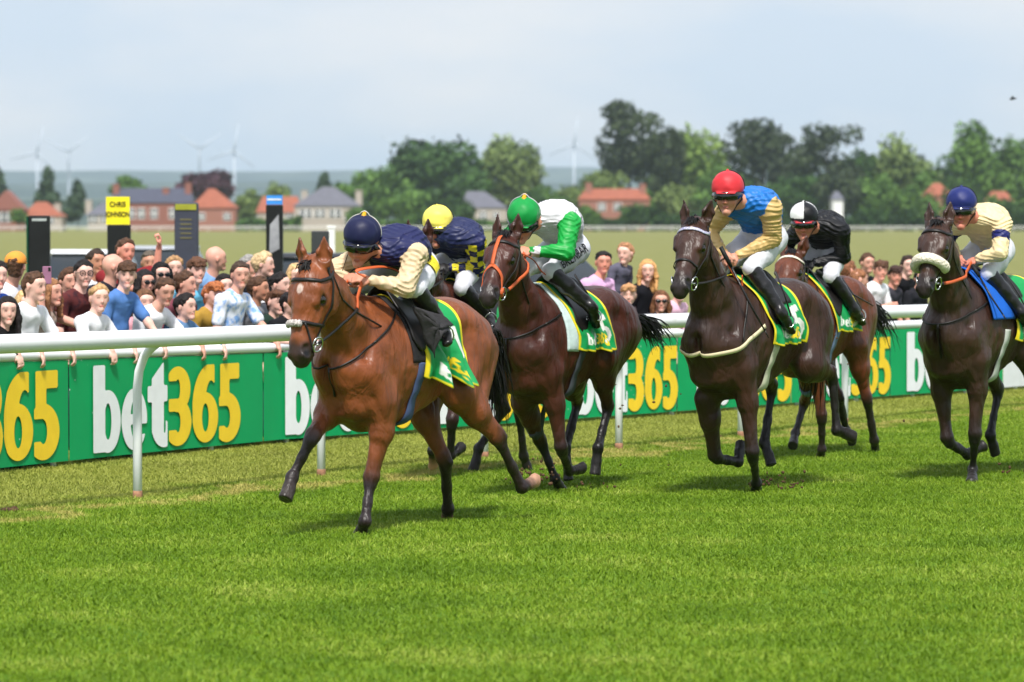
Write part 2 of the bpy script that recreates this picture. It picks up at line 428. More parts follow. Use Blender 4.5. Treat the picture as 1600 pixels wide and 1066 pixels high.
        sg_(T(-.76, sg*.12, 1.24), lerp(St, Hk, .4), (.085, .11), (.06, .075), k=.06, col=C)
        sg_(St, lerp(St, Hk, .45), (.085, .11), (.062, .082), side=sd, k=.06, col=C)
        sg_(lerp(St, Hk, .4), lerp(St, Hk, .92), (.062, .082), (.034, .046), side=sd, k=.04, col=C)
        # point of hock: away from the front side
        bk = np.cross(ax, [0, 1, 0]); kn = unit((St-Hk))+unit(Fk-Hk)
        bk = -unit(kn) if np.linalg.norm(kn) > .15 else unit(bk if bk[0] < 0 else -bk)
        sg_(Hk+bk*.035+(St-Hk)/np.linalg.norm(St-Hk)*.07, Hk+bk*.035, .024, .027, k=.03, col=D)
        sg_(lerp(St, Hk, .55)+bk*.04, Hk+bk*.035+unit(St-Hk)*.06, .022, .018, k=.03, col=C)
        sg_(lerp(St, Hk, .93), lerp(Hk, Fk, .10), (.038, .052), (.032, .042), side=sd, k=.03, col=D)
        cd = D; hc = D; sk = c.get('sock')
        sg_(lerp(Hk, Fk, .1), lerp(Hk, Fk, .6), (.028, .038), (.024, .032), side=sd, k=.02, col=cd)
        sg_(lerp(Hk, Fk, .55), Fk, (.024, .032), (.031, .036), side=sd, k=.02, col=cd)
        bl_(Fk, .037, k=.02, col=cd)
        hd = unit(H-Fk); Co = Fk+(H-Fk)*.52
        fwd = np.cross(sd, hd); fwd = fwd if fwd[0]*(1 if hd[2] < .3 else -1) > 0 else -fwd
        if c.get('toe') is not None: fwd = unit(np.asarray(c['toe'], float))
        nrm = hd if c.get('flat') is None else V3(0, 0, -1)
        sg_(Fk, Co, (.029, .031), (.034, .036), side=sd, k=.02, col=Wh if sk else cd)
        s.seg(Co, H+hd*.05+fwd*.012, (.034, .038), (.047, .053), side=sd, k=.012, col=c.get('hoof', 4), clip=(H, nrm))
    # neck + head
    pollw = cfg['poll']; nb = T(.52, 0, 1.24)
    Po = fr.solve(pollw, nb+V3(0, 0, .06), cfg.get('nl', .82), cfg.get('py', 0.05), wl=1.5, wy=.5)
    Mu = fr.solve(cfg['muz'], Po, .545, Po[1]+cfg.get('hy', 0), wl=1.5, wy=.3)
    a = unit(Mu-Po); up = V3(0, cfg.get('roll', 0), 1); wv = unit(np.cross(up, a)); nv = np.cross(a, wv)
    HL = .585; HW = cfg.get('hw', 1.26); HN = cfg.get('hn', 1.15)
    def Hd(sx, w_, n_): return Po+a*(sx*HL)+wv*w_*HW+nv*n_*HN
    m1 = lerp(nb, Hd(.12, 0, -.09), .38)+V3(0, 0, .02); m2 = lerp(nb, Hd(.1, 0, -.08), .72)+V3(0, 0, .02)
    s.chain([T(.44, 0, 1.26), nb, m1, m2, Hd(.08, 0, -.045)], [(.16, .27), (.150, .245), (.112, .185), (.090, .148), (.082, .112)], side=(0, 1, 0), k=.06, col=C)
    for sg in (1, -1):
        s.seg(lerp(nb, m1, .1)+V3(-.02, sg*.10, .05), Hd(.14, sg*.045, -.10), (.05, .08), (.035, .05), k=.05, col=C)   # long neck muscle
        s.seg(T(.60, sg*.07, 1.08), Hd(.22, sg*.035, -.14), (.045, .05), (.03, .035), k=.04, col=C)
    hst = [(-.02, -.02, .075, .066), (.18, -.012, .098, .083), (.33, -.022, .112, .080), (.48, -.012, .092, .064), (.64, .0, .070, .052), (.80, .004, .057, .046), (.93, -.004, .050, .049)]
    def hr_(r): return tuple(x*HW for x in r) if hasattr(r, '__len__') else r*HW
    def hs_(a_, b_, ra, rb=None, **kw): s.seg(a_, b_, hr_(ra), None if rb is None else hr_(rb), **kw)
    for i in range(len(hst)-1):
        p_, q_ = hst[i], hst[i+1]
        hs_(Hd(p_[0], 0, p_[1]), Hd(q_[0], 0, q_[1]), (p_[3], p_[2]), (q_[3], q_[2]), side=wv, k=.03, col=C)
    hs_(Hd(.90, 0, -.002), Hd(1.0, 0, -.012), (.049, .046), (.040, .036), side=wv, k=.02, col=Mz)
    hs_(Hd(.91, 0, -.05), Hd(.95, 0, -.062), (.030, .022), (.024, .022), side=wv, k=.02, col=Mz)
    hs_(Hd(.55, 0, -.062), Hd(.9, 0, -.048), (.022, .022), (.024, .018), side=wv, k=.03, col=C)
    for sg in (1, -1):
        hs_(Hd(.18, sg*.045, -.075), Hd(.38, sg*.05, -.085), (.032, .062), (.028, .052), side=wv, k=.03, col=C)    # cheek
        hs_(Hd(.26, sg*.062, .052), Hd(.40, sg*.06, .048), (.028, .024), (.022, .02), side=wv, k=.025, col=C)         # brow
        hs_(Hd(.42, sg*.060, .0), Hd(.66, sg*.048, .004), .013, .009, k=.02, col=C)            # facial crest
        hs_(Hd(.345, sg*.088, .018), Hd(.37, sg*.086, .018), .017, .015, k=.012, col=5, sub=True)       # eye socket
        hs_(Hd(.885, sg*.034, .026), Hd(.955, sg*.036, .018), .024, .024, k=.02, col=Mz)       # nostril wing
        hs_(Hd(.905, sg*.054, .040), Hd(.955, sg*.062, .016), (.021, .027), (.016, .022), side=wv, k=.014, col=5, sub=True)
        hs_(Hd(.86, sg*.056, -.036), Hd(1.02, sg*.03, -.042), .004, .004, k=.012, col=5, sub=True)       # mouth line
        et = cfg.get('ears', [(.10, .05), (.10, -.05)])[0 if sg > 0 else 1]
        eb = Hd(-.03, sg*.056, .02); ed = unit(V3(et[0], et[1], 1))
        tip = eb+ed*.172; face = unit(wv*sg*.55+nv*.9+a*.1); face = unit(face-ed*np.dot(face, ed)); es = np.cross(ed, face)
        hs_(eb, eb+ed*.085, (.028, .02), (.038, .018), side=es, k=.02, col=C)
        hs_(eb+ed*.08, tip, (.038, .016), (.006, .006), side=es, k=.012, col=D if cfg.get('darkear') else C)
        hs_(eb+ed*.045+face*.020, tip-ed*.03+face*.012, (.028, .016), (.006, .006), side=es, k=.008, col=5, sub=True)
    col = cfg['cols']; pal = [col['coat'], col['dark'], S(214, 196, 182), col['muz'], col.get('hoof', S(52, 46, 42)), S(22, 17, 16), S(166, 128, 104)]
    h = cfg.get('h', .009)
    def cf(V, c):
        # soft shading of the coat where the skin itself is darker: points fade up the leg; mottling
        m = wob(V, 7., 2.)*.10+wob(V, 19., 5.)*.06
        c = c*(1+m)[:, None]; wm = np.clip(wob(V, 3.2, cfg['seed'])*.9+.25, 0, 1)[:, None]*cfg.get('warm', .35); c = c*(1+wm*np.array([1.0, .45, .2]))
        # black points on the legs: everything below knee/hock is coloured by its primitive; blend on forearm
        if cfg.get('star'):
            p = Hd(cfg['star'][0], cfg['star'][1], 0); q_ = V-p; d = np.where(q_@nv > 0, np.hypot(q_@a*.75+wob(V, 60.)*.004, q_@wv), 9.); k_ = np.clip((cfg.get('starr', .028)-d)/.006, 0, 1)[:, None]
            c = c*(1-k_)+np.array(S(206, 180, 168))*k_
        q_ = V-Po; t_ = q_@a/HL; r_h = np.hypot(q_@wv, q_@nv); hd_ = (r_h < .2)
        k_ = (np.clip((t_-.80+wob(V, 30., 2.)*.03)/.10, 0, 1)*hd_)[:, None]; c = c*(1-k_*.85)+np.array(S(38, 31, 30))*k_*.85
        for sg in (1, -1):      # dark lids and open nostrils
            e_ = Hd(.355, sg*.075, .018); d_ = np.linalg.norm((V-e_), axis=1); k_ = np.clip((.046-d_)/.016, 0, 1)[:, None]; c = c*(1-k_*.85)+np.array(S(20, 15, 14))*k_*.85
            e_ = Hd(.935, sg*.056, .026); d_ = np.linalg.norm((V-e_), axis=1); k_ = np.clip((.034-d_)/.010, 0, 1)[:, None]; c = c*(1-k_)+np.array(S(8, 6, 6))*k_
        up = unit(np.cross(np.cross(Po-nb, [0, 1, 0]), Po-nb))
        return np.clip(c, 0, 1)
    def disp(X): return wob(X, 8., 1.)*.005+wob(X, 21., 3.)*.0022
    coatm = mat('horse_coat_'+cfg['key'], (0, 0, 0), rough=cfg.get('rough', .43), spec=.42, var=.22, scale=11, bump=.5, bscale=22, bdist=.008, vcol=True, sheen=.0, coat=.0)
    nt_ = coatm.node_tree; nn_ = nt_.nodes; lk = nt_.links.new
    if 'muscle' not in nn_:
        tcn = nn_.new('ShaderNodeTexCoord'); mpn = nn_.new('ShaderNodeMapping'); mpn.inputs['Scale'].default_value = (1, 1, .38); lk(tcn.outputs['Object'], mpn.inputs[0])
        a1 = nn_.new('ShaderNodeTexNoise'); a1.name = 'muscle'; a1.inputs['Scale'].default_value = 9.5; a1.inputs['Detail'].default_value = 3; a1.inputs['Distortion'].default_value = .6; lk(mpn.outputs[0], a1.inputs['Vector'])
        a2 = nn_.new('ShaderNodeTexNoise'); a2.inputs['Scale'].default_value = 75; a2.inputs['Detail'].default_value = 3; lk(mpn.outputs[0], a2.inputs['Vector'])
        b1 = nn_.new('ShaderNodeBump'); b1.inputs['Strength'].default_value = .75; b1.inputs['Distance'].default_value = .044; lk(a1.outputs[0], b1.inputs['Height'])
        b2 = nn_.new('ShaderNodeBump'); b2.inputs['Strength'].default_value = .5; b2.inputs['Distance'].default_value = .004; lk(a2.outputs[0], b2.inputs['Height']); lk(b1.outputs[0], b2.inputs['Normal']); lk(b2.outputs[0], nn_['Principled BSDF'].inputs['Normal'])
    body = sdf_mesh('body', s, h, coatm, root, pal=pal, tau=.010, disp=disp, sc=fr.sc, colfn=cf)
    hs = fr.sc
    # eyes
    eyem = mat('horse_eye', S(24, 14, 10), rough=.05, spec=.8, var=0)
    for sg in (1, -1):
        b = MB(); b.sphere(Hd(.355, sg*.0715, .018)*hs, .0285*hs); b.build('eye', eyem, root)
    # mane, forelock
    hairm = mat('horse_hair_'+cfg['key'], col.get('hair', S(20, 16, 15)), rough=.5, spec=.3, var=.3, scale=60)
    r_ = np.random.default_rng(cfg['seed']); b = MB()
    crest = []
    for i in range(36):
        t = i/35
        base = lerp(T(.40, 0, 1.62), Hd(-.02, 0, .03)+V3(0, 0, .05), t)+V3(0, 0, .10*math.sin(math.pi*t))
        crest.append(base)
    cr, cn = s.march(T(.55, 0, 1.2), [c_-T(.55, 0, 1.2) for c_ in crest], r0=1.3, off=-.004)
    for i in range(150):
        t = r_.random(); j = min(int(t*34), 34); p = lerp(cr[j], cr[j+1], t*34-j if t*34-j < 1 else .5)
        ln = r_.uniform(.06, .11)*(.7+.6*math.sin(math.pi*t)); side = -1 if cfg.get('maneside', -1) < 0 else 1
        dr = unit(V3(-.55+r_.normal()*.2, side*(.6+.3*r_.random()), -.05+r_.normal()*.12))
        pts_ = [p-V3(0, 0, .005), p+dr*ln*.35+V3(0, 0, .01), p+dr*ln*.7-V3(0, 0, .012), p+dr*ln-V3(0, 0, .05*r_.random()+.02)]
        b.sweep([q*hs for q in pts_], [(.007*hs, .004*hs), (.006*hs, .004*hs), (.004*hs, .003*hs), .001*hs], n=4)
    b.build('mane', hairm, root)
    b = MB()
    for i in range(26):
        p = Hd(-.03+r_.normal()*.015, r_.normal()*.014, .072); dr = unit(a*.8+wv*r_.normal()*.25+nv*.35+V3(-.3, 0, 0)*r_.random()); ln = r_.uniform(.05, .11)
        pts_ = [p-nv*.02, p+nv*.016+dr*ln*.3, p+dr*ln*.7+nv*.004, p+dr*ln]
        b.sweep([q*hs for q in pts_], [.005*hs, .005*hs, .004*hs, .001*hs], n=4)
    b.build('forelock', hairm, root)
    # tail
    b = MB(); dk = T(-.86, 0, 1.34); tl = cfg.get('tail', dict(back=.75, up=.10, drop=.55, sway=.15))
    b.sweep([q*hs for q in [dk+V3(.06, 0, .03), dk+V3(-.06, 0, .01+tl['up']*.3), dk+V3(-.18, tl['sway']*.1, tl['up']*.5)]], [.035*hs, .03*hs, .02*hs], n=8)
    for i in range(tl.get('n', 130)):
        ph = r_.random(); L_ = r_.uniform(.4, .9)*tl.get('len', 1.); st_ = dk+V3(-.02-.17*ph, r_.normal()*.012, tl['up']*.4*ph)
        bk, dn, sw = tl['back']*L_*r_.uniform(.8, 1.1), tl['drop']*L_*r_.uniform(.55, 1.25), tl['sway']*L_+r_.normal()*.05
        wav = r_.uniform(-.03, .03); P_ = []
        for j in range(7):
            u_ = j/6; P_.append(st_+V3(-bk*u_, sw*u_*u_+wav*math.sin(u_*6), tl['up']*u_*(1-u_)*2-dn*u_**1.7+wav*math.cos(u_*5)*u_))
        b.sweep([q*hs for q in P_], [(.004+.004*(1-j/6))*hs if j < 6 else .0008 for j in range(7)], n=3)
    b.build('tail', hairm, root)
    return dict(fr=fr, s=s, T=T, Hd=Hd, root=root, J=J, Po=Po, Mu=Mu, a=a, wv=wv, nv=nv, hs=hs, cfg=cfg, nb=nb)
bay = dict(coat=S(120, 66, 35), dark=S(36, 26, 25), muz=S(66, 48, 42), hair=S(20, 16, 15))
dbay = dict(coat=S(64, 31, 21), dark=S(22, 18, 18), muz=S(40, 30, 28), hair=S(16, 13, 13), hoof=S(34, 31, 30))
mbay = dict(coat=S(88, 46, 25), dark=S(30, 23, 23), muz=S(45, 34, 30), hair=S(16, 13, 13), hoof=S(44, 42, 42))
brn = dict(coat=S(54, 33, 24), dark=S(21, 18, 18), muz=S(32, 26, 25), hair=S(14, 12, 12), hoof=S(34, 31, 30))
brn2 = dict(coat=S(54, 35, 26), dark=S(23, 19, 19), muz=S(34, 28, 27), hair=S(14, 12, 12), hoof=S(34, 31, 30))
HC = [
 dict(key='lead', seed=1, O=(-.714, 24.95), psi=34, sc=1., lift=-.08, label='bright bay horse leading the race, small white star and pale hind hooves',
  cols=bay, star=(.285, .004, .085), starr=.026,
  fl=dict(Epx=(604, 640), K=(579, 752), F=(570, 815), H=(562, 838), flat=1), fr=dict(Epx=(518, 636), K=(488, 682), F=(457, 745), H=(446, 782)),
  hl=dict(Spx=(716, 612), K=(780, 688), F=(815, 762), H=(838, 752), hoof=6), hr=dict(K=(696, 722), F=(700, 794), H=(698, 817), flat=1, hoof=6),
  poll=(493, 420), muz=(470, 551), hw=1.46, hn=1.28, lw=1.10, tw=.95, warm=.2, ears=[(.05, .02), (.0, -.16)], tail=dict(back=.34, up=.03, drop=.75, sway=-.1, n=130)),
 dict(key='second', seed=2, O=(-.31, 30.2), psi=31, sc=1., lift=-.06, label='dark bay horse half hidden behind the leader, under the yellow-capped rider',
  cols=dbay, fl=dict(K=(706, 660), F=(704, 712), H=(722, 700)), fr=dict(K=(676, 655), F=(676, 705), H=(678, 728), hoof=6),
  hr=dict(K=(787, 640), F=(748, 701), H=(739, 739)), hl=dict(K=(812, 650), F=(818, 712), H=(828, 742)),
  poll=(655, 383), muz=(640, 450), tail=dict(back=.3, up=.05, drop=.7, sway=.1, n=70)),
 dict(key='third', seed=3, O=(.378, 28.32), psi=32, sc=1., lift=-.06, label='dark bay horse in an orange noseband, just behind the leading horse',
  cols=dbay, fl=dict(K=(877, 703), F=(890, 736), H=(912, 733)), fr=dict(Epx=(820, 632), K=(845, 690), F=(867, 748), H=(878, 767), flat=1),
  hl=dict(Spx=(938, 560), K=(950, 640), F=(934, 700), H=(930, 742)), hr=dict(Spx=(890, 590), K=(903, 628), F=(884, 700), H=(889, 752)),
  poll=(791, 378), muz=(765, 462), ears=[(-.05, .12), (-.05, .02)], tail=dict(back=.85, up=.02, drop=.38, sway=-.05, len=.8, n=120)),
 dict(key='fourth', seed=4, O=(1.80, 28.41), psi=33, sc=1.03, lift=-.05, label='almost black horse with cream breastplate and number 5 cloth, under the red-capped rider',
  cols=brn, star=(.16, 0.01, .085), starr=.012, fl=dict(K=(1176, 712), F=(1182, 755), H=(1182, 772), flat=1), fr=dict(Epx=(1106, 628), K=(1117, 716), F=(1153, 722), H=(1158, 692)),
  hl=dict(Spx=(1262, 570), K=(1300, 583), F=(1307, 672), H=(1334, 682)), hr=dict(K=(1207, 606), F=(1194, 693), H=(1206, 728)),
  poll=(1087, 356), muz=(1064, 447), ears=[(-.05, .28), (-.05, -.12)], tail=dict(back=.10, up=.0, drop=.85, sway=-.15, n=80)),
 dict(key='fifth', seed=6, O=(2.59, 32.6), psi=29, sc=1., lift=-.04, label='mid bay horse with a pearl browband, behind the near-black horse with the breastplate',
  cols=mbay, fl=dict(K=(1284, 652), F=(1284, 702), H=(1281, 720), flat=1), fr=dict(Epx=(1268, 590), K=(1257, 628), F=(1243, 677), H=(1238, 698)),
  hl=dict(K=(1355, 626), F=(1366, 688), H=(1368, 706), flat=1), hr=dict(K=(1312, 622), F=(1322, 672), H=(1332, 690)),
  poll=(1238, 405), muz=(1222, 470), ears=[(-.1, .30), (-.1, -.2)], tail=dict(back=.85, up=.02, drop=.5, sway=-.05, len=.85, n=120)),
 dict(key='sixth', seed=7, O=(3.68, 29.95), psi=32, sc=1.03, lift=-.04, label='almost black horse with a thick white sheepskin noseband and blue saddle pad',
  cols=brn2, fl=dict(K=(1523, 684), F=(1520, 734), H=(1519, 753), flat=1), fr=dict(K=(1480, 690), F=(1512, 710), H=(1537, 694)),
  hl=dict(K=(1640, 640), F=(1655, 705), H=(1680, 700)), hr=dict(K=(1560, 612), F=(1547, 680), H=(1556, 710)),
  poll=(1467, 357), muz=(1446, 448), ears=[(-.25, .0), (-.3, -.15)], tail=dict(back=.3, up=.05, drop=.8, sway=.0, n=80)),
]
HORSES = [build_horse(c) for c in HC]
# ------------------------------------------------------------------ lettering: heavy rounded signwriting as filled outlines
def _el(x, y, cx, cy, rx, ry):
    a = (x-cx)/rx; b = (y-cy)/ry; k0 = np.sqrt(a*a+b*b); k1 = np.sqrt((a/rx)**2+(b/ry)**2)+1e-9; return k0*(k0-1)/k1
def _ring(x, y, c, o, i): return np.maximum(_el(x, y, c[0], c[1], *o), -_el(x, y, c[0], c[1], *i))
def _bx(x, y, x0, y0, x1, y1): return np.maximum(np.maximum(x0-x, x-x1), np.maximum(y0-y, y-y1))
def glyph(ch, x, y):
    mn, mxx = np.minimum, np.maximum
    if ch == 'b': return mn(_bx(x, y, 0, 0, .26, 1), mxx(_ring(x, y, (.32, .35), (.28, .36), (.075, .21)), .2-x))
    if ch == 'e':
        r = _ring(x, y, (.285, .35), (.285, .36), (.085, .22)); r = mxx(r, -_bx(x, y, .30, .17, .7, .29)); return mn(r, _bx(x, y, .12, .29, .55, .41))
    if ch == 't':
        st = _bx(x, y, .09, .16, .35, 1.0); st = mxx(st, (y-1.0)-(x-.35)*.75)
        ft = mxx(_ring(x, y, (.36, .24), (.27, .25), (.03, .09)), mxx(x-.43, y-.3)); return mn(mn(st, ft), _bx(x, y, 0, .53, .43, .72))
    if ch == '3':
        a = mxx(_ring(x, y, (.20, .66), (.28, .27), (.05, .12)), -_bx(x, y, -.3, .55, .21, .76)); a = mxx(a, -x)
        b = mxx(_ring(x, y, (.20, .27), (.30, .28), (.055, .12)), -_bx(x, y, -.3, .18, .21, .40)); b = mxx(b, -x)
        return mn(a, b)
    if ch == '6':
        a = _ring(x, y, (.29, .30), (.29, .30), (.075, .17)); b = _ring(x, y, (.42, .44), (.42, .50), (.13, .30))
        b = mxx(mxx(b, x-.50), .28-y); return mxx(mn(a, mxx(b, y-.93)), -_el(x, y, .29, .30, .075, .17))
    if ch == '1': return mn(_bx(x, y, .16, 0, .40, .93), mxx(_bx(x, y, .0, .62, .2, .93), (y-.93)-(x-.16)))
    if ch == '5':
        a = mn(_bx(x, y, .03, .74, .47, .93), _bx(x, y, .03, .44, .24, .93))
        b = mxx(_ring(x, y, (.18, .28), (.32, .30), (.075, .13)), -_bx(x, y, -.3, .18, .19, .42)); return mn(a, mxx(b, -x))
    return np.full_like(x, 9.)
ADV = dict(b=.62, e=.585, t=.45); ADV['3'] = .525; ADV['6'] = .60; ADV['5'] = .52; ADV['1'] = .45
def text_sdf(txt, x, y):
    d = np.full_like(x, 9.); o = 0
    for ch in txt: d = np.minimum(d, glyph(ch, x-o, y)); o += ADV[ch]
    return d
def text_w(txt): return sum(ADV[c] for c in txt)
def fill2d(fn, x0, y0, x1, y1, h):
    """polygons of the region fn<0"""
    xs = np.arange(x0, x1+h, h); ys = np.arange(y0, y1+h, h); X, Y = np.meshgrid(xs, ys, indexing='ij'); G = fn(X, Y)
    V, Fc, idx = [], [], {}
    def vid(key, p):
        if key not in idx: idx[key] = len(V); V.append(p)
        return idx[key]
    for i in range(len(xs)-1):
        for j in range(len(ys)-1):
            c = [(i, j), (i+1, j), (i+1, j+1), (i, j+1)]; g = [G[q] for q in c]
            if min(g) >= 0: continue
            f = []
            for k in range(4):
                a, b = c[k], c[(k+1) % 4]; ga, gb = g[k], g[(k+1) % 4]
                if ga < 0: f.append(vid(a, (xs[a[0]], ys[a[1]])))
                if (ga < 0) != (gb < 0):
                    t = ga/(ga-gb); f.append(vid((min(a, b), max(a, b)), (xs[a[0]]+(xs[b[0]]-xs[a[0]])*t, ys[a[1]]+(ys[b[1]]-ys[a[1]])*t)))
            if len(f) > 2: Fc.append(f)
    return V, Fc

# ------------------------------------------------------------------ tack
def tack(H, c):
    s, Hd, T, hs, root, fr = H['s'], H['Hd'], H['T'], H['hs'], H['root'], H['fr']
    wv, nv = H['wv'], H['nv']
    lea = mat('black_leather', S(26, 22, 21), rough=.45, spec=.4, var=.2); org = mat('orange_rubber', S(196, 92, 48), rough=.55, spec=.3, var=.1)
    met = mat('bit_metal', (.62, .62, .6), rough=.22, metal=1., var=.03); wht = mat('white_web', S(226, 222, 210), rough=.7, var=.08)
    def hp(sx, ang, off=.006):
        c0 = Hd(sx, 0, -.015); a_ = R(ang); X, n = s.march(c0, [wv*math.cos(a_)+nv*math.sin(a_)], r0=.22, off=off); return X[0], n[0]
    def hstrap(path, wd, m, name, sub=4, off=.005, parent=None):
        qs = [lerp(path[i], path[i+1], j/sub) for i in range(len(path)-1) for j in range(sub)]+[path[-1]]
        c_ = np.array([Hd(q[0], 0, -.015) for q in qs]); d_ = [wv*math.cos(R(q[1]))+nv*math.sin(R(q[1])) for q in qs]
        P, Nn = s.march(c_, d_, r0=.22, off=off)
        b = MB(); b.strap([p*hs for p in P], Nn, wd*hs, .0035*hs); return b
    b = hstrap([(.0, -20), (.10, 10), (.17, 40), (.19, 90), (.17, 140), (.10, 170), (.0, 200)], .022, lea, 'browband')
    bb = c.get('browband'); bb_m = {'pearl': mat('pearl_beads', S(232, 222, 200), rough=.25, spec=.6, var=.1, scale=300), 'gem': mat('gem_beads', S(206, 204, 220), rough=.3, spec=.6, var=.35, scale=120, col2=S(60, 60, 130), c2s=.5)}.get(bb, lea)
    b.build('browband', bb_m, root)
    br = MB()
    for sd in (1, -1):
        f = (lambda a_: a_) if sd > 0 else (lambda a_: 180-a_)
        for path, wd in (([(.0, f(20)), (.12, f(-5)), (.40, f(-22)), (.62, f(-28)), (.80, f(-20))], .020), ([(.04, f(-10)), (.20, f(-45)), (.30, f(-88))], .012)):
            q = hstrap(path, wd, lea, 'x', sub=5); br.add(q.v, q.f)
    br.build('cheek_strap', lea, root)
    nb_ = c.get('noseband', 'plain')
    if nb_ in ('plain', 'pad', 'cross'):
        b = hstrap([(.56, -90), (.60, -30), (.63, 30), (.64, 90), (.63, 150), (.60, 210), (.56, 270)], .022 if nb_ != 'cross' else .016, lea, 'n', sub=6); nbo = b.build('noseband', lea, root)
    if nb_ == 'pad':
        b = MB()
        for i, a_ in enumerate(np.linspace(76, 124, 6)):
            p, n = hp(.66, a_, .014); b.sphere(p*hs, np.array([.019, .019, .024])*hs, 8, 6)
        b.build('sheepskin_pad', mat('sheepskin_small', S(190, 182, 178), rough=.95, var=.5, scale=70, bump=1., bscale=90), root)
        b = hstrap([(.64, 62), (.76, 40), (.90, 10), (.93, -40)], .012, lea, 'n', sub=5); b.build('grackle_strap', lea, root)
    if nb_ == 'fleece':
        b = MB(); P = [hp(.60+.03*math.sin(R(a_)), a_, .030) for a_ in np.linspace(-25, 205, 24)]
        b.sweep([p*hs for p, n in P], [(.020*hs+.020*hs*min(1, min(i, 23-i)/3+.25), .012*hs+.026*hs*min(1, min(i, 23-i)/3+.25)) for i in range(24)], n=14, nrm=[n for p, n in P])
        b.build('sheepskin_noseband', mat('sheepskin', S(236, 226, 205), rough=.95, var=.12, scale=30, bump=1., bscale=60, bdist=.02), root)
    if nb_ == 'orange':
        b = MB()
        for path in ([(.02, 92), (.20, 92), (.44, 92), (.56, 92)], [(.56, 92), (.68, 40), (.80, 8), (.84, -10)], [(.56, 92), (.68, 142), (.80, 172), (.84, 190)]):
            q = hstrap(path, .026, org, 'x', sub=6, off=.009); b.add(q.v, q.f)
        p, n = hp(.82, -4, .012); b.ring(p*hs, n, .024*hs, .014*hs)
        b.build('orange_noseband', org, root)
    bits = {}
    for sd in (1, -1):
        p, n = hp(.815, -18 if sd > 0 else 198, .014); b = MB(); b.ring((p+wv*sd*.006)*hs, unit(wv*sd+H['a']*.25), .046*hs, .006*hs); bits[sd] = p
        b.sweep([(p-wv*sd*.03)*hs, (p+wv*sd*.012)*hs], .007*hs, n=6)
        b.build('bit_ring', met, root)
    if c.get('star2'):
        pass
    # number cloth
    cw = c.get('cloth', {}); xf, xr, zb = cw.get('xf', .26), cw.get('xr', -.24), cw.get('ang', 110)
    nu, nv_ = 64, 150; xs = np.linspace(xf, xr, nu); an = np.radians(np.linspace(-zb, zb, nv_))
    P = np.zeros((nu, nv_, 3)); r_ = np.random.default_rng(c['seed'])
    ph = r_.random(4)*6
    AN, XS = np.meshgrid(an, xs); SH = .10*np.maximum(0, np.cos(AN))-.02
    C0 = np.array([T(x, 0, 1.22) for x in (XS+SH).ravel()]); D = np.stack([AN.ravel()*0, np.sin(AN).ravel(), np.cos(AN).ravel()], -1)
    low = np.maximum(0, (np.abs(AN)-1.25)/.8); fl = .012+low*(.018+.024*np.sin(XS*26+ph[0]+AN*2)+.012*np.sin(XS*61+ph[1]))*cw.get('flap', 1.)+.003*np.sin(XS*40+AN*7+ph[2])
    fl = np.maximum(fl, .008).ravel(); t = np.full(len(D), .55)
    for _ in range(14): t = np.maximum(t-(s.at(C0+D*t[:, None])-fl)*.85, .05)
    P = (C0+D*t[:, None]).reshape(nu, nv_, 3)
    P[:, :, 2] += cw.get('lift', 0)
    arc = np.zeros((nu, nv_)); seg = np.linalg.norm(np.diff(P, axis=1), axis=2); arc[:, 1:] = np.cumsum(seg, 1); mid = arc[:, nv_//2:nv_//2+1]; sarc = arc-mid; tot = np.abs(arc[:, -1:]-mid)
    X = (xs[:, None]-xf)/(xr-xf); 
    dist = np.minimum(np.minimum(X, 1-X)*abs(xf-xr), tot-np.abs(sarc))
    colr = np.zeros((nu, nv_, 3)); colr[:] = S(10, 140, 70); colr[:] = np.array(S(14, 146, 76))
    # number (white) and small lettering on each side
    L_ = np.abs(sarc); U = np.where(sarc > 0, X*abs(xf-xr), (1-X)*abs(xf-xr))      # u runs along the horse, v down the side
    ax_ = U; vv = -(L_-.25)
    num = c.get('num', '5'); hN = cw.get('hn', .24)
    d = text_sdf(num, (ax_-cw.get('nu', .33))/hN*1.0, (vv+cw.get('nv', .30))/hN)*hN
    colr[d < -.001] = S(232, 232, 224)
    d = text_sdf('bet', (ax_-.09)/.085, (-(L_-tot)-.045)/.085); colr[d < -.001] = S(232, 232, 224)
    d = text_sdf('365', (ax_-.09)/.085-text_w('bet'), (-(L_-tot)-.045)/.085); colr[d < -.001] = S(240, 208, 40)
    colr[dist < .016] = S(236, 214, 40)
    idx = np.arange(nu*nv_).reshape(nu, nv_); Q = np.stack([idx[:-1, :-1], idx[1:, :-1], idx[1:, 1:], idx[:-1, 1:]], -1).reshape(-1, 4)
    o = mesh_np('number_cloth', P.reshape(-1, 3)*hs, Q, crumple(mat('cloth_silk', (0, 0, 0), rough=.45, spec=.4, var=.06, scale=30, bump=.3, bscale=30, bdist=.01, vcol=True), 5., .5, .03), root, cols=colr.reshape(-1, 3))
    md = o.modifiers.new('thick', 'SOLIDIFY'); md.thickness = .006
    # pale under-pad showing in front of and under the cloth
    if c.get('pad'):
        b = MB(); px_ = c.get('padx', (xf+.10, xf-.03)); xs2 = np.linspace(px_[0], px_[1], 6); A2 = np.radians(np.linspace(-c.get('padang', 100), c.get('padang', 100), 50)); vs = []
        for x in xs2:
            c0 = T(x, 0, 1.22); X_, n_ = s.march(c0, [(0.10*max(0, math.cos(a_)), math.sin(a_), math.cos(a_)) for a_ in A2], r0=.6, off=c.get('padoff', .010)); vs += list(X_*hs)
        m_ = len(A2); b.add(vs, [(i*m_+j, i*m_+j+1, (i+1)*m_+j+1, (i+1)*m_+j) for i in range(5) for j in range(m_-1)])
        o = b.build('saddle_pad', mat('pad_'+c['key'], c['pad'], rough=.8, var=.1, bump=.4), root); md = o.modifiers.new('thick', 'SOLIDIFY'); md.thickness = .012
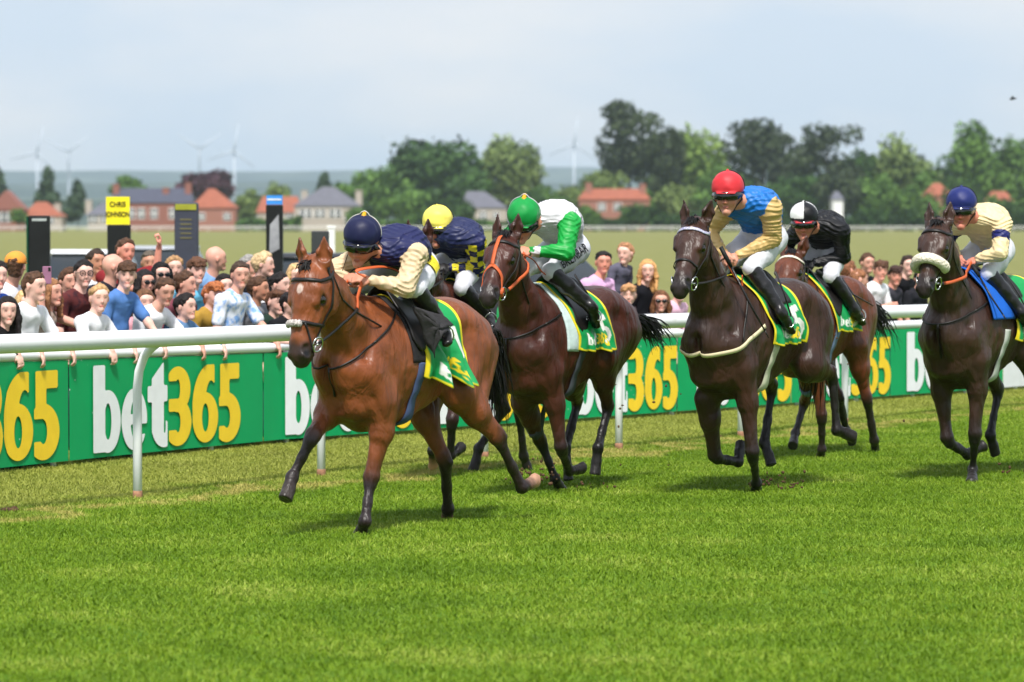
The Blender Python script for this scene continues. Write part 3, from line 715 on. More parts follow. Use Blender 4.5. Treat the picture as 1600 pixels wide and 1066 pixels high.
    # saddle: seat with raised cantle, flaps down the sides
    b = MB(); sx = np.linspace(*c.get('sadx', (.26, -.10)), 14); A3 = np.radians(np.linspace(-74, 74, 31)); vs = []
    for i, x in enumerate(sx):
        u = i/13; fl = 52+34*math.exp(-((u-.22)/.26)**2); c0 = T(x, 0, 1.22)
        An = A3*(fl/74); X_, n_ = s.march(c0, [(.0, math.sin(a_), math.cos(a_)) for a_ in An], r0=.6, off=.026)
        for k, p in enumerate(X_):
            top = math.exp(-(An[k]/.30)**2); vs.append((p+V3(0, 0, top*(.022+.05*max(0, (u-.7)/.3)+.035*max(0, (.18-u)/.18))))*hs)
    m_ = len(A3); b.add(vs, [(i*m_+j, i*m_+j+1, (i+1)*m_+j+1, (i+1)*m_+j) for i in range(13) for j in range(m_-1)])
    o = b.build('saddle', lea, root); md = o.modifiers.new('thick', 'SOLIDIFY'); md.thickness = .012
    # girth
    b = MB(); A4 = np.radians(np.linspace(96, 264, 60)); c0 = T(.16, 0, 1.2)
    X_, n_ = s.march(c0, [(-.06*math.cos(a_)-.0, math.sin(a_), math.cos(a_)) for a_ in A4], r0=.62, off=.006)
    b.strap(X_*hs, n_, .075*hs, .006*hs); b.build('girth', mat('girth_'+c['key'], c.get('girth', S(176, 180, 170)), rough=.7, var=.15), root)
    # breastplate or running martingale
    if c.get('breast'):
        b = MB(); pth = [T(.30, .30, 1.26), T(.50, .34, 1.16), T(.66, .26, 1.09), T(.80, .12, 1.05), T(.86, 0, 1.04), T(.80, -.12, 1.05), T(.66, -.26, 1.09), T(.50, -.34, 1.16), T(.30, -.30, 1.26)]
        PP = []
        for i in range(8):
            for j in range(6): PP.append(lerp(pth[i], pth[i+1], j/6))
        c0 = T(.4, 0, 1.2); X_, n_ = s.march(c0, [p-c0 for p in PP], r0=.8, off=.008)
        b.strap(X_*hs, n_, .030*hs, .003*hs); b.build('breastplate', mat('cream_web', S(222, 208, 170), rough=.75, var=.12), root)
        for sg in (1, -1):
            b = MB(); c0 = T(.5, 0, 1.25); X_, n_ = s.march(c0, [lerp(T(.62, sg*.27, 1.13), T(.42, sg*.2, 1.52), j/8)-c0 for j in range(9)], r0=.8, off=.007); b.strap(X_*hs, n_, .014*hs, .004*hs)
            b.build('breast_strap', lea, root)
    else:
        b = MB(); nbp = H['nb']; Po = H['Po']; dirn = unit(Hd(.1, 0, -.05)-nbp); cn = nbp+dirn*.10
        w0 = V3(0, 1, 0); u0 = unit(np.cross(dirn, w0)); u0 = u0 if u0[2] > 0 else -u0; tl = unit(u0*1.0-dirn*.35)
        X_, n_ = s.march(cn, [w0*math.cos(a_)+tl*math.sin(a_) for a_ in np.linspace(0, 2*math.pi, 49)], r0=.6, off=.006)
        b.strap(X_*hs, n_, .013*hs, .004*hs)
        lowp = X_[36]; X2, n2 = s.march(T(.5, 0, 1.2), [lerp(lowp, T(.78, 0, .92), j/8)-T(.5, 0, 1.2) for j in range(9)], r0=.8, off=.006); b.strap(X2*hs, n2, .016*hs, .004*hs)
        b.build('neck_strap', lea, root)
    return bits

def reins(H, c, bits, hands):
    hs = H['hs']; s = H['s']; lea = MATS['black_leather']; org = MATS['orange_rubber']
    for sd in (1, -1):
        p = bits[sd]*hs; q = hands[sd]
        n = 14; P = [lerp(p, q, i/n)+V3(0, sd*.03*math.sin(math.pi*i/n), -.06*math.sin(math.pi*i/n)) for i in range(n+1)]
        # keep the rein outside the neck
        for i in range(1, n):
            for _ in range(12):
                X = (P[i]/hs)[None]; d = s.at(X)[0]
                if d < .008: P[i] = P[i]+V3(0, sd*1., .15)*(.012-d)*hs
        for _ in range(6):
            for i in range(1, n): P[i] = P[i]*.4+(P[i-1]+P[i+1])*.3
        for i in range(1, n):
            X = (P[i]/hs)[None]; d = s.at(X)[0]
            if d < .010: P[i] = P[i]+V3(0, sd*1., .1)*(.014-d)*hs
        nr = [V3(0, sd, .3)]*(n+1); k = {'lead': 9, 'third': 3, 'sixth': 2}.get(c['key'], 99)
        b = MB(); b.mi = []; b.strap(P[:k+1], nr[:k+1], .017, .003)
        if k < n: b.cur = 1; b.strap(P[k:], nr[k:], .024, .005)
        b.build('rein', lea, H['root'], mats=[lea, org])
    # spare loop hanging at the hands
    a_, b_ = hands[1], hands[-1]; lp = c.get('loop')
    if lp:
        b = MB(); P = [H['fr'].solve(q, a_, .2, .10, wl=.5, wy=2.) for q in lp]; P2 = []
        for i in range(len(P)-1):
            for j in range(5):
                t = j/5; p0, p1, p2, p3 = P[max(i-1, 0)], P[i], P[i+1], P[min(i+2, len(P)-1)]
                P2.append(.5*((2*p1)+(-p0+p2)*t+(2*p0-5*p1+4*p2-p3)*t*t+(-p0+3*p1-3*p2+p3)*t**3))
        P2.append(P[-1]); b.strap(P2, [V3(.1, .5, 1)]*len(P2), .026, .005); b.build('rein', org if c['key'] != 'fourth' else org, H['root'])

# ------------------------------------------------------------------ jockey
def head_prims(s, c, f, l, u, skin=0, lip=1, k=.02, sz=1., far=False):
    def h(a, b, d): return c+(f*a+l*b+u*d)*sz
    s.seg(h(.0, 0, .025), h(-.03, 0, .02), (.078*sz, .098*sz), (.076*sz, .094*sz), side=l, k=k, col=skin)
    s.seg(h(.045, 0, .04), h(.05, 0, -.03), (.064*sz, .045*sz), (.056*sz, .04*sz), side=l, k=k, col=skin)
    s.seg(h(.02, 0, -.055), h(.062, 0, -.095), (.055*sz, .04*sz), (.027*sz, .022*sz), side=l, k=k, col=skin)
    s.seg(h(.088, 0, .012), h(.104 if not far else .098, 0, -.026), .008*sz, .011*sz, k=.014, col=3)
    for sg in (1, -1):
        if not far:
            s.ball(h(.096, sg*.011, -.028), .008*sz, k=.01, col=3)
            s.ball(h(.066, sg*.038, -.024), .018*sz, k=.025, col=3)
        s.seg(h(.084, sg*.012, .030), h(.074, sg*.045, .030), .010*sz, .008*sz, k=.014, col=skin if not far else 4)
        s.seg(h(-.005, sg*.080, .012), h(-.012, sg*.082, -.022), (.010*sz, .018*sz), (.008*sz, .012*sz), side=l, k=.01, col=3)
        s.seg(h(.094, sg*.024, .010), h(.091, sg*.038, .010), .0065*sz, .0055*sz, k=.010, col=2, sub=True)
    s.seg(h(.088, -.013, -.060), h(.088, .013, -.060), .0060*sz, k=.012, col=lip)
    s.ball(h(.080, 0, -.088), .017*sz, k=.015, col=skin)
    return h
def hand_prims(s, w, d, nrm, sd, col=0, k=.008, curl=1.0, sc=1.):
    """w wrist, d direction of the hand, nrm back of the hand; fingers curl to -nrm"""
    d = unit(d); nrm = unit(nrm-d*np.dot(nrm, d)); sw = np.cross(d, nrm)*sd
    s.seg(w, w+d*.055*sc, (.026*sc, .016*sc), (.040*sc, .017*sc), side=sw, k=.015, col=col)
    s.seg(w+d*.05*sc, w+d*.080*sc, (.040*sc, .016*sc), (.038*sc, .014*sc), side=sw, k=.012, col=col)
    for i, (o, ln) in enumerate(((-.030, .88), (-.010, 1.), (.010, .95), (.029, .76))):
        b = w+(d*.086+sw*o)*sc; L_ = .034*ln*sc; a1 = .6*curl; p1 = b+(d*math.cos(a1)-nrm*math.sin(a1))*L_
        a2 = 1.9*curl; p2 = p1+(d*math.cos(a2)-nrm*math.sin(a2))*L_*.75; a3 = 2.9*curl; p3 = p2+(d*math.cos(a3)-nrm*math.sin(a3))*L_*.6
        s.chain([b, p1, p2, p3], [.0095*sc, .0090*sc, .0082*sc, .0075*sc], k=.004, col=col)
    b = w+(d*.03-sw*.034)*sc; p1 = b+(d*.6-sw*.35-nrm*.5)*.036*sc; p2 = p1+(d*.75+sw*.3-nrm*.5)*.030*sc
    s.chain([b, p1, p2], [.012*sc, .011*sc, .009*sc], k=.006, col=col)

def build_jockey(H, c):
    fr = Frame(H['cfg']['O'], H['cfg']['psi'], 1.)
    pel = fr.onplane(c['pel'], 0.); nk = fr.solve(c['neck'], pel, .48, 0., wy=.6); 
    hc = fr.solve(c['head'], nk, .19, c.get('hy', 0.), wl=2., wy=.5)
    spine = unit(nk-pel); nb = unit(np.cross(spine, [0, 1, 0])); nb = nb if nb[2] > 0 else -nb
    mid = lerp(pel, nk, .5)+nb*.05; yaw, dn = R(c.get('yaw', 0)), R(c.get('down', 25))
    f = V3(math.cos(dn)*math.cos(yaw), math.cos(dn)*math.sin(yaw), -math.sin(dn)); l = unit(np.cross([0, 0, 1], f)); u = np.cross(f, l)
    if c.get('hroll'): a_ = R(c['hroll']); l, u = l*math.cos(a_)+u*math.sin(a_), u*math.cos(a_)-l*math.sin(a_)
    loc = fr.world([pel[0], 0, 0]); O2 = np.array([0, 0, 0.])
    root = thing('person', c['label'], 'jockey', (float(fr.world(pel)[0]), float(fr.world(pel)[1]), float(pel[2]-.12)), fr.rz, 'jockeys riding the racehorses')
    org_ = np.array([pel[0], pel[1]*0+fr.loc(fr.world(pel))[1], pel[2]-.12]); org_ = pel-V3(0, 0, .12)
    sh, el, ha, hip, kn, an, to = {}, {}, {}, {}, {}, {}, {}
    for sd in (1, -1):
        sh[sd] = nk-spine*.06+V3(0, sd*.175, 0)-nb*.015
        hip[sd] = pel+V3(.02, sd*.10, -.03)
    el[1] = fr.solve(c['el'], sh[1], .285, .25, wy=.4); ha[1] = fr.solve(c['ha'], el[1], .25, .08, wy=.5)
    el[-1] = fr.solve(c['er'], sh[-1], .285, -.25, wy=.4) if c.get('er') else el[1]*[1, -1, 1]
    ha[-1] = fr.solve(c['hr'], el[-1], .25, -.08, wy=.5) if c.get('hr') else ha[1]*[1, -1, 1]+V3(.02, 0, .01)
    if not c.get('hr'): ha[-1][1] = min(ha[-1][1], -.05)
    kn[1] = fr.solve(c['kn'], hip[1], .40, .25, wy=.6); an[1] = fr.solve(c['an'], kn[1], .38, .33, wy=.8); to[1] = fr.solve(c['to'], an[1], .17, .35, wl=1., wy=1.)
    for d_ in (kn, an, to): d_[-1] = d_[1]*[1, -1, 1]
    # the wrist is a hand's length short of the hand point
    wr = {sd: ha[sd]+unit(el[sd]-ha[sd])*.055 for sd in (1, -1)}
    skin = c.get('skin', S(200, 138, 112)); glove = c.get('glove')
    pal = [skin, tuple(x*.6 for x in (skin[0], skin[1]*.7, skin[2]*.75)), tuple(x*.45 for x in skin), (skin[0]*1.02, skin[1]*.8, skin[2]*.78)]
    s = SDF(); cen = hc-u*.0
    head_prims(s, cen, f, l, u, sz=1.14)
    s.chain([cen-f*.02-u*.04, lerp(cen, nk, .6)-u*.02, nk-spine*.05], [.056, .055, .07], k=.03, col=0)
    s.chain([nk-spine*.06, mid, pel], [(.14, .07), (.12, .085), (.13, .09)], k=.05, col=0)
    for sd in (1, -1):
        s.chain([sh[sd], el[sd], wr[sd]], [.045, .038, .025], k=.03, col=0)
        nrm = unit(V3(.35, sd*.75, .75)); hand_prims(s, wr[sd], unit(ha[sd]-wr[sd]), nrm, sd, col=0, sc=1.05)
        s.chain([hip[sd], kn[sd], an[sd]], [.07, .042, .026], k=.03, col=0)
        s.chain([an[sd]-V3(.0, 0, .015), lerp(an[sd], to[sd], .6)-V3(0, 0, .01)], [.024, .018], k=.02, col=0)
    sm = mat('skin', (0, 0, 0), rough=.5, spec=.35, var=.06, scale=20, vcol=True)
    def cfb(V, cc):
        if glove is not None:
            for sd in (1, -1):
                m = np.linalg.norm(V-(ha[sd]+unit(ha[sd]-wr[sd])*.03), axis=1) < .13; cc[m] = glove
        # eyes: dark irises under the brow
        return cc
    sdf_mesh('body', s, .0065, sm, root, pal=pal, tau=.004, origin=org_, colfn=cfb)
    k1, k2 = c['cols'][:2]
    # silks
    t = SDF()
    waist = lerp(pel, nk, .22)
    t.chain([nk-spine*.03, lerp(mid, nk, .4)+nb*.01, mid, waist-spine*.03], [(.172, .095), (.192, .138), (.172, .130), (.152, .110)], k=.05, col=0)
    t.seg(lerp(nk, cen-f*.03-u*.05, .55), nk-spine*.04, .066, .105, k=.05, col=0)
    for sd in (1, -1):
        t.seg(sh[sd]-V3(0, sd*.03, 0), lerp(sh[sd], el[sd], .1), .082, .078, k=.05, col=0)
    for sd in (1, -1):
        t.chain([lerp(sh[sd], el[sd], .06), el[sd]], [.080, .062], k=.022, col=1)
        t.seg(el[sd], lerp(el[sd], wr[sd], .97), .062, .038, k=.02, col=1)
    def wrk(X):
        q = X*np.array([1, 1, 1.]); 
        r1 = np.sin(q[..., 2]*95+4.*wob(q, 9., c['seed'])+q[..., 0]*38+q[..., 1]*25); r2 = np.sin(q[..., 0]*70-q[..., 2]*48+4.*wob(q, 7., c['seed']+2))
        return (np.abs(r1)-.5)*.012*(.5+.5*wob(q, 8., 2.))+(np.abs(r2)-.5)*.011*(.5-.5*wob(q, 8., 2.))+wob(q, 12., 1.)*.006
    cols2 = np.array([k1, k2])
    def cf(V, cc):
        if c.get('pat'): cc = c['pat'](V, cc, dict(sh=sh, el=el, wr=wr, nk=nk, pel=pel, mid=mid, spine=spine, nb=nb))
        return cc
    silk = mat('silk', (0, 0, 0), rough=.45, spec=.3, var=.07, scale=30, bump=.7, bscale=16, bdist=.02, vcol=True, sheen=.0)
    crumple(silk, 8., .9, .04)
    sdf_mesh('silks', t, .0065, silk, root, pal=cols2, hard=True, disp=wrk, origin=org_, colfn=cf)
    # breeches
    q = SDF()
    q.chain([lerp(pel, nk, .24), pel, pel-spine*.05-V3(0, 0, .02)], [(.135, .10), (.148, .118), (.135, .11)], k=.05, col=0)
    for sd in (1, -1):
        q.chain([hip[sd], lerp(hip[sd], kn[sd], .5), kn[sd]], [.100, .086, .062], k=.045, col=0)
        q.seg(kn[sd], lerp(kn[sd], an[sd], .14), .062, .054, k=.03, col=0)
    wh = mat('breeches_white', S(206, 206, 213), rough=.55, spec=.3, var=.05, bump=.35, bscale=30, bdist=.01)
    crumple(wh, 7., .45, .02)
    def wrk2(X): return wob(X, 22., c['seed']+1)*.003+np.abs(wob(X, 40., c['seed']))*.003
    sdf_mesh('breeches', q, .007, wh, root, disp=wrk2, origin=org_)
    bl = mat('boot_leather', S(24, 22, 23), rough=.3, spec=.5, var=.1, bump=.4, bscale=40)
    for sd in (1, -1):
        b = SDF(); k_, a_, t_ = kn[sd], an[sd], to[sd]; ft = unit(t_-a_)
        b.chain([lerp(k_, a_, .07), lerp(k_, a_, .4), a_], [.066, .060, .045], k=.02, col=0)
        b.chain([a_-ft*.045-V3(0, 0, .02), lerp(a_, t_, .5)-V3(0, 0, .012), t_+ft*.03-V3(0, 0, .01)], [.036, (.040, .034), (.036, .024)], k=.03, col=0)
        sdf_mesh('boot', b, .0075, bl, root, origin=org_, disp=lambda X: wob(X, 34., 2.)*.003)
        m = MB(); cS = t_-ft*.045-org_; lat = unit(np.cross(ft, [0, 0, 1.])); uS = np.cross(lat, ft)
        m.sweep([cS+lat*a__*.052+uS*b__ for a__, b__ in ((-1, -.034), (-1.05, 0), (-.8, .04), (-.35, .066), (0, .074), (.35, .066), (.8, .04), (1.05, 0), (1, -.034), (-1, -.034))], .0055, n=6)     # stirrup iron
        tp = cS+org_+uS*.075
        m.build('stirrup', MATS['bit_metal'], root)
        m = MB(); X0 = tp-org_; X1 = V3(kn[sd][0]-.10, sd*.27, kn[sd][2]-.02)-org_
        m.strap([X0, lerp(X0, X1, .5)+V3(0, sd*.01, 0), X1], [V3(0, sd, .1)]*3, .02, .003); m.build('stirrup_leather', MATS['black_leather'], root)
    # helmet with its silk cap
    hh = SDF(); hcn = cen+u*.082-f*.004
    hh.seg(hcn+f*.018, hcn-f*.020, (.116, .112), (.118, .116), side=l, k=.02, col=0, clip=(hcn-u*.040, -u))
    pk = hcn-u*.032+f*.095
    hh.seg(pk-f*.03, pk+f*.040-u*.014, (.088, .010), (.072, .006), side=l, k=.012, col=1)
    if c.get('tuft'): hh.seg(hcn+u*.115-f*.02, hcn+u*.130-f*.055, (.012, .016), (.018, .008), side=l, k=.01, col=2)
    else: hh.seg(hcn+u*.112, hcn+u*.119, .012, .011, k=.008, col=0)
    cc3 = [c['cap'], c.get('peak', c['cap']), S(214, 160, 30)]
    def cfh(V, cc):
        if c.get('cappat'):
            p = V-hcn; a_ = np.arctan2(p@l, p@f+.0); cc = cc.copy(); m = (p@u > -.012)
            sel = (np.floor(a_/(math.pi/2)).astype(int) % 2 == 1)&m
            cc[sel&(cc[:, 0] < .5)] = S(228, 228, 226); cc[m&~sel] = c['cap']
        return cc
    sdf_mesh('helmet', hh, .006, crumple(mat('cap_silk', (0, 0, 0), rough=.5, spec=.28, var=.06, scale=30, bump=.5, bscale=26, bdist=.01, vcol=True), 5., .5, .03), root, pal=cc3, hard=True, origin=org_, colfn=cfh,
             disp=lambda X: wob(X, 30., c['seed'])*.0022+np.abs(wob(X, 14., c['seed']))*.002)
    # band round the cap and chin strap
    b = MB(); P = []
    X_, n_ = hh.march(hcn-f*.045, [l*math.sin(a_)+u*math.cos(a_) for a_ in np.linspace(-1.75, 1.75, 25)], r0=.2, off=.003); P = list(X_-org_)
    b.strap(P, [unit(p-(hcn-org_)) for p in P], .008, .003); b.build('cap_band', mat('band_'+c['key'], c.get('band', S(30, 30, 40)), rough=.6), root)
    b = MB()
    for sd in (1, -1):
        X_, n_ = s.march(cen, [l*sd*1.0+u*.3-f*.1, l*sd-u*.1, l*sd*.9-u*.6+f*.25, l*sd*.5-u*1.0+f*.35, -u*1.0+f*.35], r0=.2, off=.005)
        b.strap(X_-org_, n_, .014, .003)
    b.build('chin_strap', MATS['black_leather'], root)
    # goggles
    A_ = np.linspace(-1.35, 1.35, 27); rows = []
    for dz in (.032, .025, -.002, -.025, -.031):
        D = [f*math.cos(a_)+l*math.sin(a_) for a_ in A_]; X_, n_ = s.march(cen+u*(.018+dz), D, r0=.2, off=(.020 if abs(dz) < .028 else .008))
        X_ = X_-(u*0); 
        for k_, a_ in enumerate(A_): X_[k_] = X_[k_]-u*(dz*.45*(abs(a_)/1.35)**3)-u*(max(0, .010-abs(a_)*.05) if dz < 0 else 0)*-1
        rows.append(X_-org_)
    b = MB(); b.add([p for r__ in rows for p in r__], [(i*27+j, i*27+j+1, (i+1)*27+j+1, (i+1)*27+j) for i in range(4) for j in range(26)])
    g = b.build('goggles', mat('goggle_lens', S(12, 12, 13), rough=.08, spec=.8, var=0), root); md = g.modifiers.new('t', 'SOLIDIFY'); md.thickness = .003
    return dict(fr=fr, ha=ha, kn=kn, an=an, to=to, pel=pel, nk=nk, hip=hip, q=q, root=root, org=org_, wr=wr, sdf=s, el=el)
WHT, NAVY, YEL, GRN, BLU, TAN, CRM, BLK = S(208, 206, 211), S(30, 34, 78), S(240, 220, 50), S(20, 150, 60), S(30, 110, 190), S(205, 172, 112), S(228, 206, 160), S(20, 20, 24)
def pat_lead(V, cc, J):        # pale yokes of the sleeves reach over the shoulder
    return cc
def pat_check(V, cc, J):
    cc = cc.copy()
    for sd in (1, -1):
        a, b, c_ = J['sh'][sd], J['el'][sd], J['wr'][sd]
        for p, q in ((a, b), (b, c_)):
            ax = unit(q-p); L_ = np.linalg.norm(q-p); t = (V-p)@ax; r = V-p-t[:, None]*ax; u_ = unit(np.cross(ax, [0, 0, 1.])); v_ = np.cross(ax, u_)
            ang = np.arctan2(r@v_, r@u_); m = (np.linalg.norm(r, axis=1) < .088)&(t > .0)&(t < L_)&((V[:, 1]*sd) > .10 if p is a else True)
            chk = ((np.floor(t/.055)+np.floor((ang+4)/.9)) % 2 == 0); cc[m&chk] = YEL; cc[m&~chk] = NAVY
    return cc
def pat_band(V, cc, J):
    cc = cc.copy()
    for sd in (1, -1):
        p, q = J['sh'][sd], J['el'][sd]; ax = unit(q-p); t = (V-p)@ax; m = (t > .10)&(t < .165)&(np.linalg.norm(V-p-t[:, None]*ax, axis=1) < .1)&(V[:, 1]*sd > .1); cc[m] = S(28, 34, 96)
    return cc
def pat_cuff(V, cc, J):
    cc = cc.copy()
    for sd in (1, -1):
        m = np.abs(np.linalg.norm(V-J['wr'][sd], axis=1)-.055) < .016; cc[m] = WHT
    return cc
TACK = [dict(noseband='pad', pad=S(36, 34, 36), girth=S(70, 84, 120), num='1', cloth=dict(flap=2.4, xf=.16, xr=-.32, ang=118), loop=[(571, 433), (557, 425), (568, 420), (600, 417), (622, 424), (631, 440), (626, 458)]),
        dict(noseband='plain', girth=S(160, 160, 160), num='5'),
        dict(noseband='orange', pad=S(196, 214, 212), girth=S(70, 74, 80), num='5', padang=112, loop=[(818, 397), (835, 408), (846, 424), (858, 431), (872, 430), (880, 422), (872, 418), (862, 424)]),
        dict(noseband='cross', browband='gem', breast=1, girth=S(196, 196, 170), num='5', cloth=dict(hn=.26), loop=[(1140, 408), (1135, 400), (1142, 415), (1150, 428), (1158, 436), (1159, 420)]),
        dict(noseband='plain', browband='pearl', girth=S(110, 130, 160), num='3'),
        dict(noseband='fleece', pad=S(24, 96, 196), girth=S(186, 190, 180), num='6', cloth=dict(xf=.08, xr=-.36, ang=114), padang=84, padx=(.40, .10), padoff=.034, sadx=(.14, -.16))]
JOC = [
 dict(label='jockey in navy top with pale gold sleeves, crouched over the leading horse', pel=(645, 412), neck=(612, 388), head=(564, 384), el=(634, 450), ha=(567, 436), er=(512, 425), hr=(548, 434), kn=(650, 452), an=(692, 512), to=(698, 530),
      cap=S(22, 26, 62), cols=(NAVY, S(212, 188, 152)), tuft=1, yaw=22, down=18, hroll=-8, band=S(215, 212, 205)),
 dict(label='jockey in the bright yellow cap with navy and yellow checked sleeves', pel=(724, 398), neck=(712, 368), head=(684, 360), el=(746, 420), ha=(694, 418), er=(655, 400), kn=(722, 450), an=(762, 492), to=(768, 506),
      cap=S(238, 224, 100), cols=(S(34, 40, 78), NAVY), pat=pat_check, yaw=20, down=10, glove=S(28, 26, 28), skin=S(190, 124, 100)),
 dict(label='jockey in the green cap and white top with green sleeves', pel=(886, 384), neck=(856, 336), head=(818, 350), el=(884, 394), ha=(819, 392), er=(790, 375), hr=(806, 394), kn=(860, 425), an=(925, 481), to=(930, 502),
      cap=S(16, 140, 62), cols=(WHT, GRN), tuft=1, pat=pat_cuff, yaw=16, down=26, hroll=-6, band=WHT),
 dict(label='jockey in the red cap and blue top with tan sleeves', pel=(1194, 368), neck=(1170, 312), head=(1137, 309), el=(1208, 374), ha=(1143, 404), er=(1108, 362), kn=(1174, 420), an=(1222, 490), to=(1234, 512),
      cap=S(206, 50, 58), cols=(BLU, TAN), yaw=22, down=3, skin=S(206, 146, 122)),
 dict(label='jockey in black silks and a black and white quartered cap', pel=(1290, 386), neck=(1282, 350), head=(1256, 352), el=(1318, 402), ha=(1264, 413), er=(1224, 385), kn=(1298, 432), an=(1336, 484), to=(1346, 500),
      cap=S(20, 20, 24), cappat=1, peak=S(190, 50, 60), cols=(BLK, BLK), yaw=24, down=8, glove=S(24, 24, 26), skin=S(196, 128, 104)),
 dict(label='jockey in the navy helmet and cream top with navy armbands', pel=(1550, 386), neck=(1532, 338), head=(1502, 332), el=(1562, 396), ha=(1519, 408), er=(1478, 372), kn=(1545, 428), an=(1598, 490), to=(1608, 510),
      cap=S(30, 40, 100), cols=(CRM, CRM), pat=pat_band, yaw=22, down=5, skin=S(206, 130, 108)),
]
RIDERS = []
for H, tk, jc, hcfg in zip(HORSES, TACK, JOC, HC):
    tk.update(key=hcfg['key'], seed=hcfg['seed']); jc.update(key=hcfg['key'], seed=hcfg['seed'])
    bits = tack(H, tk); J = build_jockey(H, jc); RIDERS.append(J); reins(H, tk, bits, J['ha'])

# whips held by the riders, and the loose black leather flap blown over the leader's boot
def whip(J, label, p0, p1, y0, y1):
    fr = J['fr']; a, b = fr.onplane(p0, y0), fr.onplane(p1, y1); o = fr.world(a)
    r = thing('riding_whip', label, 'whip', o, fr.rz, 'riding whips'); m = MB(); b = b-a; sag = V3(0, 0, .0)
    m.sweep([V3(0, 0, 0), b*.12, b*.22], [.016, .017, .012], n=8); m.build('grip', mat('whip_grip', S(24, 26, 26), rough=.6), r)
    m = MB(); m.sweep([b*.22, b*.6-V3(0, 0, .01), b*.93], [.009, .008, .006], n=6); m.build('shaft', MATS['boot_leather'], r)
    m = MB(); m.sweep([b*.92, b*.95, b*1.0], [(.010, .004), (.012, .005), (.011, .004)], n=6); m.build('flapper', MATS['boot_leather'], r)
whip(RIDERS[3], 'black whip held by the red-capped jockey, slanting down past his knee', (1126, 386), (1201, 528), .13, .40)
whip(RIDERS[4], 'black whip held by the jockey in black, pointing back over the cloth', (1276, 423), (1364, 478), .12, .42)
whip(RIDERS[5], 'black whip held by the jockey in the navy helmet at the right edge', (1519, 414), (1571, 498), .10, .38)
fr = HORSES[0]['fr']; ol = [(645, 478), (660, 484), (688, 492), (710, 508), (690, 522), (679, 560), (668, 540), (656, 510)]
P = [fr.onplane(q, y) for q, y in zip(ol, (.30, .34, .37, .40, .42, .36, .33, .31))]; cc = np.mean(P, 0)+V3(0, .05, 0)
m = MB(); vs = [cc]; fs = []; n = len(P); rings = 5
for k in range(1, rings+1):
    for i in range(n*3):
        a, b = P[i//3], P[(i//3+1) % n]; p = lerp(cc, lerp(a, b, (i % 3)/3), k/rings); vs.append(p+V3(0, .012*math.sin(i*1.3+k*1.1), 0))
M_ = n*3; fs += [(0, 1+i, 1+(i+1) % M_) for i in range(M_)]
for k in range(rings-1): fs += [(1+k*M_+i, 1+(k+1)*M_+i, 1+(k+1)*M_+(i+1) % M_, 1+k*M_+(i+1) % M_) for i in range(M_)]
m.add(vs, fs); o = m.build('weight_cloth_flap', mat('black_rubber_cloth', S(50, 48, 50), rough=.7, var=.15, bump=.4), HORSES[0]['root']); md = o.modifiers.new('t', 'SOLIDIFY'); md.thickness = .006
# sponsor name on the thigh of the green-capped rider
cu = bpy.data.curves.new('t', 'FONT'); cu.body = 'BRENBAR'; cu.size = .085; cu.offset = .0012; cu.resolution_u = 2; to_ = bpy.data.objects.new('t', cu); SC.collection.objects.link(to_)
me = bpy.data.meshes.new_from_object(to_); bpy.data.objects.remove(to_)
J = RIDERS[2]; k_, h_ = J['kn'][1], J['hip'][1]; ax = unit(h_-k_); o_ = V3(.0, 1, .0); o_ = unit(o_-ax*(o_@ax)); up_ = np.cross(o_, ax); up_ = up_ if up_[2] > 0 else -up_
bm = bmesh.new(); bm.from_mesh(me); bmesh.ops.triangulate(bm, faces=bm.faces[:]); bmesh.ops.subdivide_edges(bm, edges=[e for e in bm.edges if e.calc_length() > .02], cuts=2); bm.to_mesh(me); bm.free()
co = np.array([v.co[:] for v in me.vertices]); an_ = (co[:, 1]-.03)/.085
C_ = k_+ax*(.055+co[:, :1]); D_ = o_*np.cos(an_+.35)[:, None]+up_*np.sin(an_+.35)[:, None]
X_, n_ = J['q'].march(C_, D_, r0=.2, off=.010); X_ = X_-J['org']
for v, p in zip(me.vertices, X_): v.co = p
me.materials.append(mat('print_black', S(20, 20, 24), rough=.6, var=0)); link(bpy.data.objects.new('name_print', me), J['root'])

# yellow sponsor patch on the leading jockey's hip
J = RIDERS[0]; k_, h_ = J['kn'][1], J['hip'][1]; ax = unit(h_-k_); o_ = V3(0, 1, 0); o_ = unit(o_-ax*(o_@ax)); up_ = np.cross(o_, ax); up_ = up_ if up_[2] > 0 else -up_
A_, B_ = np.meshgrid(np.linspace(.24, .38, 12), np.linspace(-.1, 1.1, 12)); X_, n_ = J['q'].march(k_+ax*A_.ravel()[:, None], o_*np.cos(B_.ravel())[:, None]+up_*np.sin(B_.ravel())[:, None], r0=.25, off=.009)
mb = MB(); mb.add(X_-J['org'], [(i*12+j, i*12+j+1, (i+1)*12+j+1, (i+1)*12+j) for i in range(11) for j in range(11)]); mb.build('sponsor_patch', mat('patch_yellow', S(232, 210, 40), rough=.6, var=.05, scale=40, col2=S(40, 36, 30), c2s=.62), J['root'])
